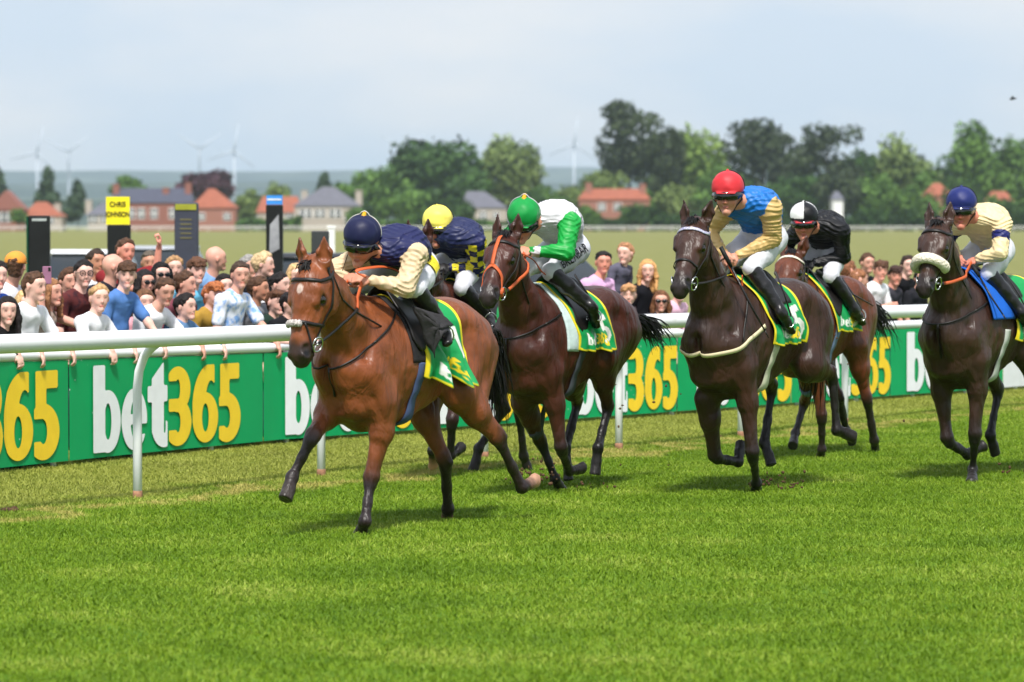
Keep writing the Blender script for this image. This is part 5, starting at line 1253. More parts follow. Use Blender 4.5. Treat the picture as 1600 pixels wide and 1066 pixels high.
CROWD = [
 (11, 487, 0.15, 'black-haired woman in a black jacket, leftmost in the front row', S(26, 24, 26), dict(hair=DK, style='long', look=20, sleeve='long', arms='rail', skin=SK1)),
 (54, 449, 0.17, 'brown-haired man in a white shirt beside the woman raising her phone', Wt, dict(hair=BR, look=62, arms='rail', skin=SK1, low=.0)),
 (80, 458, .75, 'laughing woman in a floral dress holding up a phone', S(196, 176, 160), dict(hair=S(150, 104, 70), style='long', look=60, arms='phone', sleeve='none', skin=SK2, shirt2=S(140, 120, 104))),
 (155, 467, 0.17, 'blond boy in a white polo shirt leaning on the fence', Wt, dict(hair=S(190, 150, 104), look=22, arms='rail', skin=SK1)),
 (198, 431, 0.20, 'brown-haired boy in a blue polo shirt standing tall at the fence', S(84, 124, 184), dict(hair=BR, style='fringe', look=12, arms='rail', skin=SK1, big=.92)),
 (258, 456, 0.20, 'stubbled man in a white shirt bending over the fence', Wt, dict(hair=BR, style='crop', look=30, arms='rail', skin=SK2, low=.25, lean=.22)),
 (290, 445, .70, 'short-haired man in a maroon shirt shouting, beside the man in white', S(120, 62, 74), dict(hair=BR, style='crop', look=70, arms='down', skin=SK2)),
 (317, 424, .80, 'curly-topped young man in a turquoise shirt', S(110, 186, 220), dict(hair=S(96, 64, 46), style='fringe', look=28, arms='fold', sleeve='long', skin=SK1)),
 (376, 431, 0.20, 'boy in a white and pale blue football shirt at the fence', S(226, 230, 242), dict(hair=S(70, 54, 44), style='short', look=18, arms='rail', skin=SK2, shirt2=S(130, 170, 226))),
 (290, 480, 0.23, 'small child in a denim jacket peering over the fence', S(96, 130, 170), dict(hair=DK, style='short', look=60, arms='rail', sleeve='long', skin=SK1, big=.95)),
 (404, 452, .85, 'person in a grey T-shirt behind the boy in the football shirt', S(128, 128, 134), dict(hair=BR, style='short', look=75, arms='down', skin=SK3)),
 (131, 429, 1.0, 'man in spectacles and a dark red checked shirt', S(92, 44, 44), dict(hair=DK, look=20, glasses='clear', skin=SK1, arms='down', shirt2=S(60, 34, 40))),
 (178, 418, 1.5, 'bald man in a black T-shirt turned away behind the boy in blue', S(34, 34, 44), dict(style='bald', look=100, skin=SK2)),
 (197, 394, 2.0, 'ruddy man punching the air above the crowd', S(130, 40, 44), dict(hair=BR, style='crop', look=30, arms='fist', skin=S(224, 150, 130))),
 (226, 443, 1.0, 'dark-haired woman in sunglasses next to the boy in blue', S(60, 58, 64), dict(hair=DK, style='long', look=38, glasses='sun', skin=SK2)),
 (252, 431, 1.4, 'black-haired woman in large sunglasses behind the stubbled man', S(70, 66, 70), dict(hair=S(18, 14, 14), style='long', look=22, glasses='sun', skin=SK1)),
 (234, 412, 3.2, 'distant man with a moustache among the cars', S(80, 80, 84), dict(hair=S(90, 80, 70), look=10, skin=SK3, detail=False)),
 (25, 418, 1.6, 'person in a white T-shirt and an orange cap seen from behind', Wt, dict(hair=BR, look=170, skin=SK2, hat=S(232, 150, 60))),
 (-4, 432, 1.1, 'person in a bright blue shirt cut off by the left edge', S(40, 90, 190), dict(hair=DK, look=30, skin=SK1)),
 (338, 405, 2.2, 'bald man in a pale blue shirt with his back turned', S(120, 156, 200), dict(style='bald', look=110, skin=SK2, sleeve='long')),
 (350, 449, 1.0, 'dark-haired girl peeping between the young man in turquoise and the boy', S(70, 66, 84), dict(hair=DK, style='long', look=25, skin=SK1)),
 (412, 414, 1.6, 'elderly woman with fair hair in a black coat turned sideways', S(26, 26, 32), dict(hair=S(206, 176, 134), style='short', look=80, sleeve='long', arms='fold', skin=SK1)),
 (438, 446, 1.0, 'person in a black and white tracksuit top by the leading horse', S(30, 30, 36), dict(hair=DK, style='short', look=60, sleeve='long', skin=SK1, shirt2=S(220, 220, 224))),
 (463, 432, 1.3, 'fair-haired woman hidden behind the leading horse', S(50, 46, 60), dict(hair=S(206, 170, 120), style='long', look=20, skin=SK1)),
 (455, 476, 0.20, 'dark-haired boy in a black shirt leaning on the fence by the horse', S(26, 26, 30), dict(hair=DK, style='crop', look=50, arms='rail', skin=SK1)),
 (943, 411, .80, 'dark-haired man in a pink shirt and brown jacket holding a child', S(214, 170, 208), dict(hair=DK, style='short', look=8, arms='fold', skin=S(222, 150, 130))),
 (977, 397, .90, 'fair-haired toddler in a grey top held above the crowd', S(92, 90, 106), dict(hair=S(176, 126, 90), style='short', look=-25, sleeve='long', skin=SK1, big=.7)),
 (1012, 424, .80, 'woman with long strawberry blonde hair in a black coat and pale scarf', S(24, 24, 30), dict(hair=S(208, 156, 98), style='long', look=0, sleeve='long', skin=SK1)),
 (982, 462, .45, 'ginger-haired child low at the fence beside the blonde woman', S(90, 80, 84), dict(hair=S(190, 140, 96), style='fringe', look=0, skin=SK1, arms='down', big=.9)),
 (1033, 472, .45, 'brown-haired woman in sunglasses crouching at the fence', S(50, 46, 56), dict(hair=S(110, 72, 46), style='long', look=0, glasses='sun', skin=SK2, arms='down')),
 (1062, 455, .60, 'person in pink sleeves half hidden by the near-black horse', S(226, 180, 200), dict(hair=BR, look=10, sleeve='long', skin=SK1)),
 (1326, 424, .60, 'brown-haired man beside the horse with the pearl browband', S(70, 60, 60), dict(hair=S(128, 84, 58), style='short', look=120, skin=SK2)),
 (1343, 438, .40, 'ginger-haired man partly hidden behind the jockey in black', S(130, 90, 80), dict(hair=S(140, 92, 62), style='short', look=100, skin=SK2)),
 (1376, 424, .50, 'young man in a white T-shirt clapping between the last two horses', Wt, dict(hair=S(92, 62, 46), style='fringe', look=12, arms='fold', skin=S(224, 160, 140))),
 (1399, 432, .65, 'young man with dark brown hair behind the one in white', S(60, 58, 66), dict(hair=S(64, 44, 38), style='fringe', look=10, skin=S(216, 150, 130))),
 (1419, 416, .85, 'young man in a black top nearest the sheepskin noseband', S(24, 24, 28), dict(hair=S(52, 36, 30), style='short', look=14, skin=SK1, sleeve='long')),
 (1356, 412, 1.6, 'person in the back row between the last two horses', S(40, 40, 46), dict(hair=BR, look=20, skin=SK2)),
 (1440, 436, .6, 'man in a dark top beneath the head of the rightmost horse', S(36, 36, 42), dict(hair=DK, look=14, skin=SK2)),
 (108, 441, 1.3, 'man in a navy top half hidden by the raised arm with the phone', S(34, 42, 70), dict(hair=BR, look=30, skin=SK2, style='crop')),
 (226, 474, .50, 'small brown-haired girl in a pink top between the boy in blue and the stubbled man', S(206, 150, 160), dict(hair=S(110, 76, 52), style='long', look=24, skin=SK1)),
 (272, 420, 2.3, 'sandy-haired man in a grey jacket in the back row by the slate board', S(92, 94, 100), dict(hair=S(168, 130, 90), look=15, skin=SK1, sleeve='long')),
 (333, 462, .55, 'ginger-haired boy in a mustard top right of the child in denim', S(176, 140, 60), dict(hair=S(168, 100, 60), style='fringe', look=40, skin=SK1)),
 (390, 418, 2.4, 'grey-haired man in an olive jacket at the back beside the narrow board', S(90, 92, 68), dict(hair=S(150, 146, 142), style='crop', look=50, skin=SK2, sleeve='long')),
 (432, 474, .60, 'woman with a fringe in a dark green coat low behind the fence', S(34, 52, 44), dict(hair=S(92, 60, 42), style='fringe', look=35, skin=SK1, sleeve='long')),
 (40, 476, .60, 'fair-haired girl in a lilac top between the two leftmost people', S(178, 164, 206), dict(hair=S(206, 170, 120), style='long', look=30, skin=SK1)),
 (150, 410, 2.6, 'tall dark-haired man in a white shirt at the back near the yellow sign', Wt, dict(hair=S(56, 42, 34), look=35, skin=SK3)),
]
PEOPLE = []
for px_, py_, bk_, lb, sc_, kw in CROWD: PEOPLE.append(person(px_, py_, bk_, lb, sc_, **kw))
# phone in the raised hand
Pw = PEOPLE[2]; hw = Pw['base']+Pw['Mx']@(Pw['ha'][-1]+V3(.04, 0, .07)); r = thing('mobile_phone', 'pink-cased mobile phone held up by the woman in the floral dress', 'phone', hw, 0)
m = MB(); m.box((0, 0, 0), (.075, .010, .15)); o = m.build('case', mat('phone_case', S(150, 104, 130), rough=.4), r, smooth=False); md = o.modifiers.new('b', 'BEVEL'); md.width = .006
m = MB(); m.box((.022, -.007, .05), (.02, .004, .03)); m.build('camera_lens', MATS['glasses_black'], r, smooth=False)
# ------------------------------------------------------------------ bookmakers' boards
blk = mat('board_black', S(24, 25, 27), rough=.5, var=.2); slate = mat('board_slate', S(62, 64, 78), rough=.5, var=.08); grnb = mat('board_green', S(10, 70, 50), rough=.5)
def txt(body, size, m, parent, loc, ry=0., squash=1.):
    cu = bpy.data.curves.new('t', 'FONT'); cu.body = body; cu.size = size; cu.align_x = 'CENTER'; cu.offset = size*.02; cu.extrude = .002; to = bpy.data.objects.new('t', cu); SC.collection.objects.link(to)
    me = bpy.data.meshes.new_from_object(to); bpy.data.objects.remove(to); me.materials.clear(); me.materials.append(m)
    o = link(bpy.data.objects.new('lettering', me), parent); o.location = loc; o.rotation_euler = (R(90), 0, 0); o.scale = (squash, 1, 1); return o
def board(x0, x1, ytop, Y, label, m, cat='sign board', head=None, ybot=None, edge=None, top=None):
    a, b_ = at(x0, ytop, Y), at(x1, ytop, Y); w_ = b_[0]-a[0]; zt_ = a[2]; zb_ = 0. if ybot is None else float(at(x0, ybot, Y)[2]); cx = (a[0]+b_[0])/2
    r = thing('bookmaker_board', label, cat, (cx, Y, 0), R(-6), 'bookmaker boards behind the crowd')
    mb = MB(); mb.box((0, 0, (zt_+max(zb_, .7))/2), (w_, .09, zt_-max(zb_, .7))); o = mb.build('panel', m, r, smooth=False); md = o.modifiers.new('b', 'BEVEL'); md.width = .012
    for sx in (-1, 1):
        mb = MB(); mb.sweep([V3(sx*w_*.38, .0, max(zb_, .7)+.02), V3(sx*w_*.6, sx*.12, .0)], .018, n=6); mb.build('leg', blk, r)
    if edge: mb = MB(); mb.box((-w_/2-.012, 0, (zt_+.7)/2), (.02, .10, zt_-.72)); mb.build('edge_strip', edge, r, smooth=False)
    return r, cx, w_, zt_
yb = mat('sign_yellow', S(240, 222, 40), rough=.5); bkt = mat('sign_ink', S(30, 30, 30), rough=.6); bl_ = mat('sign_blue', S(60, 140, 220), rough=.5); wh_ = mat('sign_white', S(228, 228, 228), rough=.5)
r, cx, w_, z_ = board(45, 78, 337, 46, 'black board with a dark green edge, leftmost behind the crowd', blk, edge=grnb); mb = MB(); mb.box((.01, -.048, z_-.05), (w_*.7, .006, .03)); mb.build('pale_strip', mat('strip_pale', S(170, 176, 176), rough=.6, var=.4, scale=60), r, smooth=False)
r, cx, w_, z_ = board(168, 204, 351, 46, 'black board topped by a bright yellow name sign', blk)
mb = MB(); mb.box((-.01, -.01, z_+.165), (.285, .03, .335)); pn = mb.build('name_sign', yb, r, smooth=False); txt('CHRIS', .085, bkt, pn, (-.01, -.03, z_+.215), squash=.85); txt('JOHNSON', .085, bkt, pn, (-.01, -.03, z_+.095), squash=.75)
r, cx, w_, z_ = board(273, 310, 317, 46, 'slate grey board with a yellow strip across its top', slate); mb = MB(); mb.box((0, -.05, z_-.05), (w_*.9, .012, .07)); mb.build('top_strip', mat('strip_yellow', S(150, 150, 50), rough=.6), r, smooth=False)
for k in range(5): mb = MB(); mb.box((0, -.048, z_-.2-k*.055), (w_*(.5-.03*(k % 2)), .006, .018)); mb.build('price_line', mat('strip_dim', S(104, 98, 70), rough=.6), r, smooth=False)
r, cx, w_, z_ = board(416, 442, 320, 48, 'narrow black board with a blue and white sign on top', blk); mb = MB(); mb.box((0, 0, z_+.06), (.2, .03, .115)); pn = mb.build('name_sign', bl_, r, smooth=False)
mb = MB(); mb.box((0, -.018, z_+.065), (.18, .004, .018)); mb.build('white_stripe', wh_, pn, smooth=False)
mb = MB(); mb.add([(-.05, -.05, z_-.25), (.06, -.05, z_-.12), (.07, -.05, z_-.55), (-.06, -.05, z_-.62)], [(0, 1, 2, 3)]); mb.build('poster', mat('poster_grey', S(150, 150, 156), rough=.6, var=.2), r, smooth=False)
r, cx, w_, z_ = board(487, 514, 361, 46, 'short dark grey board beside the leading jockey', mat('board_grey', S(58, 60, 62), rough=.5)); 
# marker post
r = thing('marker_post', 'short white post standing before the far field', 'post', at(518, 400, 70)*[1, 1, 0]); mb = MB(); mb.box((0, 0, .95), (.13, .06, 1.9)); o = mb.build('shaft', wh_, r, smooth=False); md = o.modifiers.new('b', 'BEVEL'); md.width = .01
mb = MB(); mb.box((0, 0, 1.93), (.16, .09, .05)); mb.build('cap', wh_, r, smooth=False)
# ------------------------------------------------------------------ parked cars
def car(name, label, px, Y, colr, rz, hs_=1.):
    r = thing('parked_car', label, 'car', (float(at(px, 400, Y)[0]), Y, 0), R(rz), 'cars parked behind the crowd'); pm = mat('paint_%s' % name, colr, rough=.25, spec=.5, var=.03, coat=.6)
    def prism(pr, y0, y1, taper=0.):
        m_ = MB(); n = len(pr); zt_ = max(z for x, z in pr); vs = [(x, y0+(taper if z > .99 else 0)*(z-1)*2, z*hs_) for x, z in pr]+[(x, y1-(taper if z > .99 else 0)*(z-1)*2, z*hs_) for x, z in pr]
        m_.add(vs, [tuple(range(n)), tuple(range(n, 2*n))[::-1]]+[(i, i+n, (i+1) % n+n, (i+1) % n) for i in range(n)]); return m_
    def bev(o, w_=.06):
        md = o.modifiers.new('b', 'BEVEL'); md.width = w_; md.segments = 3; md.limit_method = 'ANGLE'; return o
    bev(prism([(-2.1, .32), (-2.14, .72), (-2.05, .98), (-1.5, 1.03), (.95, 1.02), (1.85, .90), (2.08, .72), (2.1, .32)], -.88, .88).build('body', pm, r))
    bev(prism([(-1.75, 1.0), (-1.35, 1.44), (.25, 1.46), (.98, 1.0)], -.80, .80, .16).build('windows', mat('car_glass', S(30, 36, 40), rough=.1, spec=.7), r), .04)
    bev(prism([(-1.42, 1.43), (-1.30, 1.52), (.20, 1.53), (.34, 1.45)], -.68, .68).build('roof', pm, r), .04)
    for sx, cc_ in ((2.09, S(230, 230, 220)), (-2.12, S(150, 20, 20))):
        for sy in (-.62, .62): m_ = MB(); m_.sphere((sx, sy, .74*hs_), (.06, .17, .08), 10, 6); m_.build('headlight' if sx > 0 else 'tail_light', mat('lamp_%d' % int(sx*10), cc_, rough=.2, spec=.6), r)
    for x in (-1.3, 1.35):
        for y in (-.80, .80):
            m_ = MB(); m_.ring((x, y, .33), (0, 1, 0), .235, .10, 20); wl = m_.build('wheel', MATS['glasses_black'], r); m_ = MB(); m_.sphere((x, y, .33), (.17, .07, .17), 14, 6); m_.build('rim', mat('rim_grey', S(150, 152, 155), rough=.3, metal=.8), wl)
car('white', 'white car parked behind the man in spectacles', 140, 68, S(226, 228, 232), -89)
car('silver', 'silver car parked left of the slate board', 248, 80, S(160, 164, 170), -94)
car('black', 'black car parked behind the leading horse and jockey', 482, 60, S(22, 23, 26), -88)
car('pearl', 'large white car parked behind the green-capped jockey', 835, 53, S(228, 230, 234), -62, 1.04)
# ------------------------------------------------------------------ far rail, hedge, houses
r = thing('far_running_rail', 'distant white rail along the far side of the field', 'running rail', (0, 850, .28)); mb = MB()
for z in (1.05, .62): mb.sweep([V3(-160, 0, z), V3(160, 0, z)], .11 if z > 1 else .07, n=6)
mb.build('rail', mat('rail_far', S(226, 224, 218), rough=.5, var=.05), r)
mb = MB()
for i in range(60): mb.box((-159+i*5.4, .1, .5), (.12, .12, 1.1))
mb.build('posts', MATS['rail_far'], r, smooth=False)['kind'] = 'stuff'
brick = mat('brick_red', S(140, 92, 80), rough=.9, var=.12, scale=1.5); brickp = mat('brick_pink', S(150, 104, 90), rough=.9, var=.1, scale=1.5); tile = mat('roof_orange', S(150, 88, 68), rough=.85, var=.12, scale=.8)
slt = mat('roof_slate', S(72, 74, 90), rough=.7, var=.1, scale=.8); slt2 = mat('roof_grey', S(98, 98, 108), rough=.7, var=.1, scale=.8); rend = mat('wall_render', S(170, 160, 150), rough=.9, var=.08, scale=1.5); frm = mat('frame_white', S(226, 226, 226), rough=.6)
def house(x0, x1, yr, ye, Y, label, wall, roof, hip=True, ridge=(.28, .72), wins=(), chim=(), depth=9., gable=False, name='house', yb=357):
    sc_ = F/Y; xa, xb = (x0-CX)/sc_, (x1-CX)/sc_; W_ = xb-xa; zr, ze = float(at(0, yr, Y)[2]), float(at(0, ye, Y)[2])
    r = thing(name, label, 'house', ((xa+xb)/2, Y, .2)); h0 = W_/2; b = MB(); b.box((0, depth/2, ze/2-.3), (W_, depth, ze+.2)); b.build('wall', wall, r, smooth=False)
    b = MB(); o_ = .35; e = [(-h0-o_, -o_, ze-.2), (h0+o_, -o_, ze-.2), (h0+o_, depth+o_, ze-.2), (-h0-o_, depth+o_, ze-.2)]
    if gable: b.add(e+[(0, -o_, zr), (0, depth+o_, zr)], [(0, 1, 4), (1, 2, 5, 4), (2, 3, 5), (3, 0, 4, 5), (0, 3, 2, 1)])
    else:
        ra, rb_ = -h0+W_*ridge[0], -h0+W_*ridge[1]; b.add(e+[(ra, depth/2, zr), (rb_, depth/2, zr)], [(0, 1, 5, 4), (1, 2, 5), (2, 3, 4, 5), (3, 0, 4), (0, 3, 2, 1)])
    rf = b.build('roof', roof, r, smooth=False)
    for cxp, cyt in chim:
        x = (cxp-CX)/sc_-(xa+xb)/2; zt_ = float(at(0, cyt, Y)[2]); b = MB(); b.box((x, depth*.35, (zt_+ze)/2), (1.5, 1.3, zt_-ze)); b.box((x, depth*.35, zt_+.1), (1.7, 1.5, .25)); b.build('chimney', wall, rf, smooth=False)
    for (wx, wy, ww, wh) in wins:
        x = (wx-CX)/sc_-(xa+xb)/2; z = float(at(0, wy, Y)[2]); b = MB(); b.box((x, -.05, z), (ww, .12, wh)); f_ = b.build('window', frm, r, smooth=False)
        b = MB()
        for sx in (-.25, .25):
            for sz in (-.25, .25): b.box((x+sx*ww, -.13, z+sz*wh), (ww*.36, .03, wh*.36))
        b.build('pane', MATS['car_glass'], f_, smooth=False)
    return r
house(-18, 37, 299, 328, 900, 'red brick house with a steep gable at the far left', brick, mat('roof_red', S(140, 90, 80), rough=.85, var=.1), gable=True, wins=[(3, 341, 1.6, 2.4), (12, 341, 1.6, 2.4)])
house(38, 97, 317, 338, 905, 'low house with an orange tiled hipped roof, second from the left', rend, tile, ridge=(.25, .55), chim=[(88, 320)], wins=[(48, 346, 1.6, 1.6), (80, 346, 1.6, 1.6)])
house(176, 300, 295, 317, 910, 'long brick school with a slate roof and white windows', brick, slt, ridge=(.03, .97), wins=[(x, 335, 1.9, 2.6) for x in (190, 205, 221, 241, 270, 284)], chim=[(180, 290), (258, 296), (293, 288)], name='school_building')
house(138, 176, 318, 336, 905, 'slate-roofed white wing beside the long brick school', rend, slt2, ridge=(.5, .95), wins=[(146, 344, 2.2, 1.8), (163, 344, 1.6, 1.6)], chim=[(137, 315)])
house(300, 368, 296, 325, 900, 'brick house with a broad orange hipped roof right of the school', brickp, tile, ridge=(.35, .5), chim=[(343, 310)], wins=[(315, 340, 1.8, 1.8), (355, 340, 1.8, 1.8)])
house(402, 470, 308, 332, 920, 'house with an orange roof behind the narrow blue-topped board', rend, tile, ridge=(.1, .9), wins=[(452, 341, 2, 1.8)])
house(460, 562, 293, 322, 895, 'pale house with a tall grey hipped roof behind the leading jockey', rend, slt2, ridge=(.42, .6), wins=[(478, 335, 3.0, 2.0), (500, 335, 2.6, 2.0), (524, 335, 3.0, 2.0), (545, 345, 2, 2)], chim=[(475, 300), (560, 300)])
house(722, 792, 300, 325, 930, 'grey-roofed house under the large trees in the middle', rend, slt2, ridge=(.1, .5), wins=[(755, 338, 2, 2), (775, 338, 1.6, 1.6)])
house(905, 1015, 296, 312, 930, 'pink brick house with an orange roof left of the tall pine', brickp, tile, ridge=(.1, .9), chim=[(920, 288), (1005, 290)], wins=[(940, 325, 2, 2), (965, 325, 2, 2)])
house(1447, 1487, 287, 306, 930, 'house with an orange roof peeping between the trees at right', brickp, tile, ridge=(.35, .6))
house(1545, 1582, 300, 314, 935, 'low orange-roofed house at the far right among the trees', brickp, tile, ridge=(.2, .8))
house(1301, 1317, 300, 312, 935, 'small white cottage between dark trees', frm, slt2, ridge=(.3, .7))
# ------------------------------------------------------------------ trees
bark = mat('bark', S(84, 72, 62), rough=.9, var=.25, scale=2)
def leafm(name, a_, b_):
    m = bpy.data.materials.new(name); m.use_nodes = True; n = m.node_tree.nodes; l = m.node_tree.links.new; p = n['Principled BSDF']; p.inputs['Roughness'].default_value = .6; p.inputs['Specular IOR Level'].default_value = .2
    vc = n.new('ShaderNodeVertexColor'); vc.layer_name = 'Col'; cr = n.new('ShaderNodeMixRGB'); cr.inputs[1].default_value = (*a_, 1); cr.inputs[2].default_value = (*b_, 1); l(vc.outputs[0], cr.inputs[0]); l(cr.outputs[0], p.inputs['Base Color'])
    return m
LM = dict(dark=leafm('leaf_dark', S(26, 50, 20), S(66, 98, 40)), mid=leafm('leaf_mid', S(44, 74, 26), S(98, 132, 56)), olive=leafm('leaf_olive', S(64, 86, 40), S(122, 140, 76)), yel=leafm('leaf_bright', S(70, 100, 34), S(134, 156, 70)),
          copper=leafm('leaf_copper', S(44, 28, 36), S(88, 56, 68)), fir=leafm('leaf_fir', S(36, 54, 42), S(74, 96, 66)), cedar=leafm('leaf_cedar', S(26, 38, 24), S(66, 80, 48)))
def tree(px, ytop, wpx, ybase, kind, label, Y=960, form='round', n=1500, name='tree', trunk=True, seed=0):
    rg = np.random.default_rng(int(abs(px)*7+seed+11)); sc_ = F/Y; cx = (px-CX)/sc_; W_ = wpx/sc_; zt_ = float(at(0, ytop, Y)[2]); zb_ = float(at(0, ybase, Y)[2]); Ht = zt_-zb_
    r = thing(name, label, 'tree', (cx, Y, .2), 0, 'trees beyond the far rail'); r_ = W_/2*1.2
    blobs = []
    if form == 'fir':
        for k in range(26): u_ = rg.random()**.8; rad = r_*(1-u_)*.95+.4; a_ = rg.random()*6.28; blobs.append((rad*.55*math.cos(a_), rad*.55*math.sin(a_), zb_+Ht*u_, rad*.55+.5, Ht*.06+.6))
    elif form == 'pine':
        blobs.append((0, 0, zb_+Ht*.62, r_*.5, Ht*.26))
        for k in range(26): u_ = rg.random(); a_ = rg.random()*6.28; rad = r_*(.35+.65*rg.random()); blobs.append((rad*.75*math.cos(a_), rad*.6*math.sin(a_), zb_+Ht*(.22+.74*u_)*(1 if rad < r_*.8 else .9), r_*rg.uniform(.34, .5), Ht*.09+.6))
    elif form == 'layer':
        blobs.append((0, 0, zb_+Ht*.42, r_*.8, Ht*.34))
        for k in range(34): u_ = rg.random(); a_ = rg.random()*6.28; rad = r_*math.sqrt(rg.random())*(1-.45*u_**2); blobs.append((rad*math.cos(a_), rad*.7*math.sin(a_), zb_+Ht*(.08+.86*u_), r_*rg.uniform(.3, .44), Ht*.08+.8))
    else:
        for k in range(30):
            v = unit(rg.normal(size=3)); v[2] = v[2]*.9+.08; q = rg.uniform(.35, .72); blobs.append((v[0]*r_*q, v[1]*r_*q*.8, zb_+Ht*(.52+v[2]*q*.52), r_*rg.uniform(.28, .44), Ht*rg.uniform(.14, .21)))
        blobs.append((0, 0, zb_+Ht*.5, r_*.6, Ht*.36))
    vol = np.array([b_[3]**2*b_[4] for b_ in blobs]); vol = vol**.66; vol /= vol.sum(); V_, Q_, C_ = [], [], []
    ks = rg.choice(len(blobs), n, p=vol); tone = rg.random(len(blobs))*.55
    for k in ks:
        bx_, by_, bz_, br_, bh_ = blobs[k]; v = unit(rg.normal(size=3)); rad = rg.uniform(.62, 1.05)*(1 if rg.random() > .1 else 1.18); c = V3(bx_+v[0]*br_*rad, by_+v[1]*br_*rad, bz_+v[2]*bh_*rad)
        nn_ = unit(v+rg.normal(size=3)*.7); a_ = unit(np.cross(nn_, rg.normal(size=3))); b2 = np.cross(nn_, a_); sz = rg.uniform(.35, .95)*(W_/16)**.4
        o_ = len(V_); V_ += [c+a_*sz, c+b2*sz*.7, c-a_*sz, c-b2*sz*.7]; Q_.append((o_, o_+1, o_+2, o_+3)); t_ = min(1, max(0, tone[k]+rg.random()*.5)); C_ += [(t_, t_, t_)]*4
    mesh_np('crown', V_, Q_, LM[kind], r, smooth=False, cols=np.array(C_))
    mb = MB(); lo = 0; mb.sweep([V3(0, 0, -1), V3(rg.normal()*.2, 0, Ht*.3+zb_*.3), V3(rg.normal()*.4, 0, zb_+Ht*.75)], [.55*max(.6, W_/16), .42*max(.6, W_/16), .12], n=8)
    for k in range(7):
        bx_, by_, bz_, br_, bh_ = blobs[rg.integers(len(blobs))]; z0 = zb_+(bz_-zb_)*.45; mb.sweep([V3(0, 0, z0), V3(bx_*.5, by_*.5, (z0+bz_)/2+.4), V3(bx_, by_, bz_)], [.2, .14, .05], n=5)
    mb.build('trunk', bark, r)
TR = [(-8, 256, 62, 352, 'fir', 'dark tree cut by the left edge', 'fir'), (76, 263, 44, 345, 'fir', 'pointed dark fir behind the low orange-roofed house', 'fir'), (122, 287, 42, 345, 'fir', 'smaller pointed fir left of the school', 'fir'),
 (199, 277, 52, 318, 'mid', 'small rounded green tree rising behind the school roof', 'round'), (320, 267, 98, 322, 'copper', 'purple copper beech behind the brick houses', 'round'), (386, 298, 44, 352, 'olive', 'small olive tree left of the narrow board', 'round'),
 (430, 285, 50, 350, 'olive', 'low pale tree behind the orange-roofed house in the left middle', 'round'), (507, 276, 46, 350, 'fir', 'dark tree top rising behind the grey hipped roof', 'fir'), (545, 285, 66, 352, 'mid', 'low bushy tree right of the grey hipped roof', 'round'), (597, 258, 92, 355, 'mid', 'rounded tree on the left shoulder of the largest tree', 'round'),
 (688, 211, 150, 355, 'dark', 'largest dark green tree, broad and rounded, left of centre', 'round'), (790, 202, 108, 355, 'olive', 'tall pale green tree right of the largest dark one', 'round'), (846, 290, 56, 356, 'mid', 'low tree in the gap behind the green-capped jockey', 'round'), (895, 285, 70, 356, 'olive', 'low tree left of the tall pine', 'round'), (945, 262, 70, 345, 'olive', 'olive tree at the foot of the tall pine', 'round'),
 (985, 169, 92, 322, 'cedar', 'tall airy pine with a bare trunk, highest of all', 'pine'), (1032, 196, 62, 340, 'cedar', 'dark airy tree just right of the tall pine', 'pine'), (1085, 203, 118, 356, 'yel', 'broad yellow-green tree left of the red-capped jockey', 'round'),
 (1040, 270, 70, 356, 'mid', 'lower green tree between the pine and the yellow-green tree', 'round'), (1192, 193, 122, 356, 'cedar', 'dark cedar above the red-capped jockey', 'layer'), (1292, 198, 122, 356, 'cedar', 'dark spreading cedar above the jockey in black', 'layer'), (1340, 232, 60, 356, 'dark', 'darker tree filling the slope right of the cedar', 'round'),
 (1402, 214, 122, 356, 'olive', 'rounded mid-green tree left of the navy helmet', 'round'), (1478, 248, 56, 356, 'dark', 'narrow dark tree left of the pointed one at right', 'round'), (1522, 189, 92, 356, 'mid', 'pointed green tree above the navy helmet', 'round'), (1588, 214, 96, 356, 'mid', 'green tree at the right edge of the view', 'round'), (1555, 262, 80, 356, 'dark', 'dark lower tree in front of the right-hand pair', 'round')]
for i, (px_, yt_, w_, yb_, kd, lb, fm) in enumerate(TR): tree(px_, yt_, w_, yb_, kd, lb, Y=965+(i % 4)*12, form=fm, n=int(1200+w_*34), name='pine_tree' if fm == 'pine' else ('fir_tree' if fm == 'fir' else ('cedar_tree' if fm == 'layer' else 'broadleaf_tree')), seed=i)
for i, (px_, yt_, w_, kd) in enumerate([(640, 292, 70, 'mid'), (735, 268, 80, 'dark'), (830, 300, 60, 'dark'), (870, 306, 50, 'mid'), (1130, 262, 90, 'mid'), (1160, 282, 70, 'dark'), (1240, 268, 100, 'dark'), (1300, 262, 90, 'cedar'), (1365, 272, 80, 'mid'), (1440, 268, 80, 'mid'), (1500, 280, 70, 'dark'), (1000, 300, 60, 'mid'), (1065, 285, 80, 'olive'), (560, 312, 50, 'dark')]):
    tree(px_, yt_, w_, 357, kd, ['low filler tree in the belt under the largest dark tree', 'bushy tree filling the gap right of the largest dark tree', 'low dark tree in the gap right of the tall pale green tree', 'low green tree beside the gap with the wind turbine', 'green tree filling the gap left of the first cedar', 'low dark tree under the left edge of the first cedar', 'dark tree between the two cedars', 'dark tree low in front of the spreading cedar', 'green tree at the foot of the slope right of the cedars', 'green tree low on the right side of the rounded tree', 'dark low tree left of the pointed green tree', 'low green tree at the foot of the tall pine trunk', 'pale tree low in front of the yellow-green tree', 'dark bush at the foot of the rounded left-shoulder tree'][i], Y=948+i, n=int(900+w_*28), name='broadleaf_tree', seed=50+i)
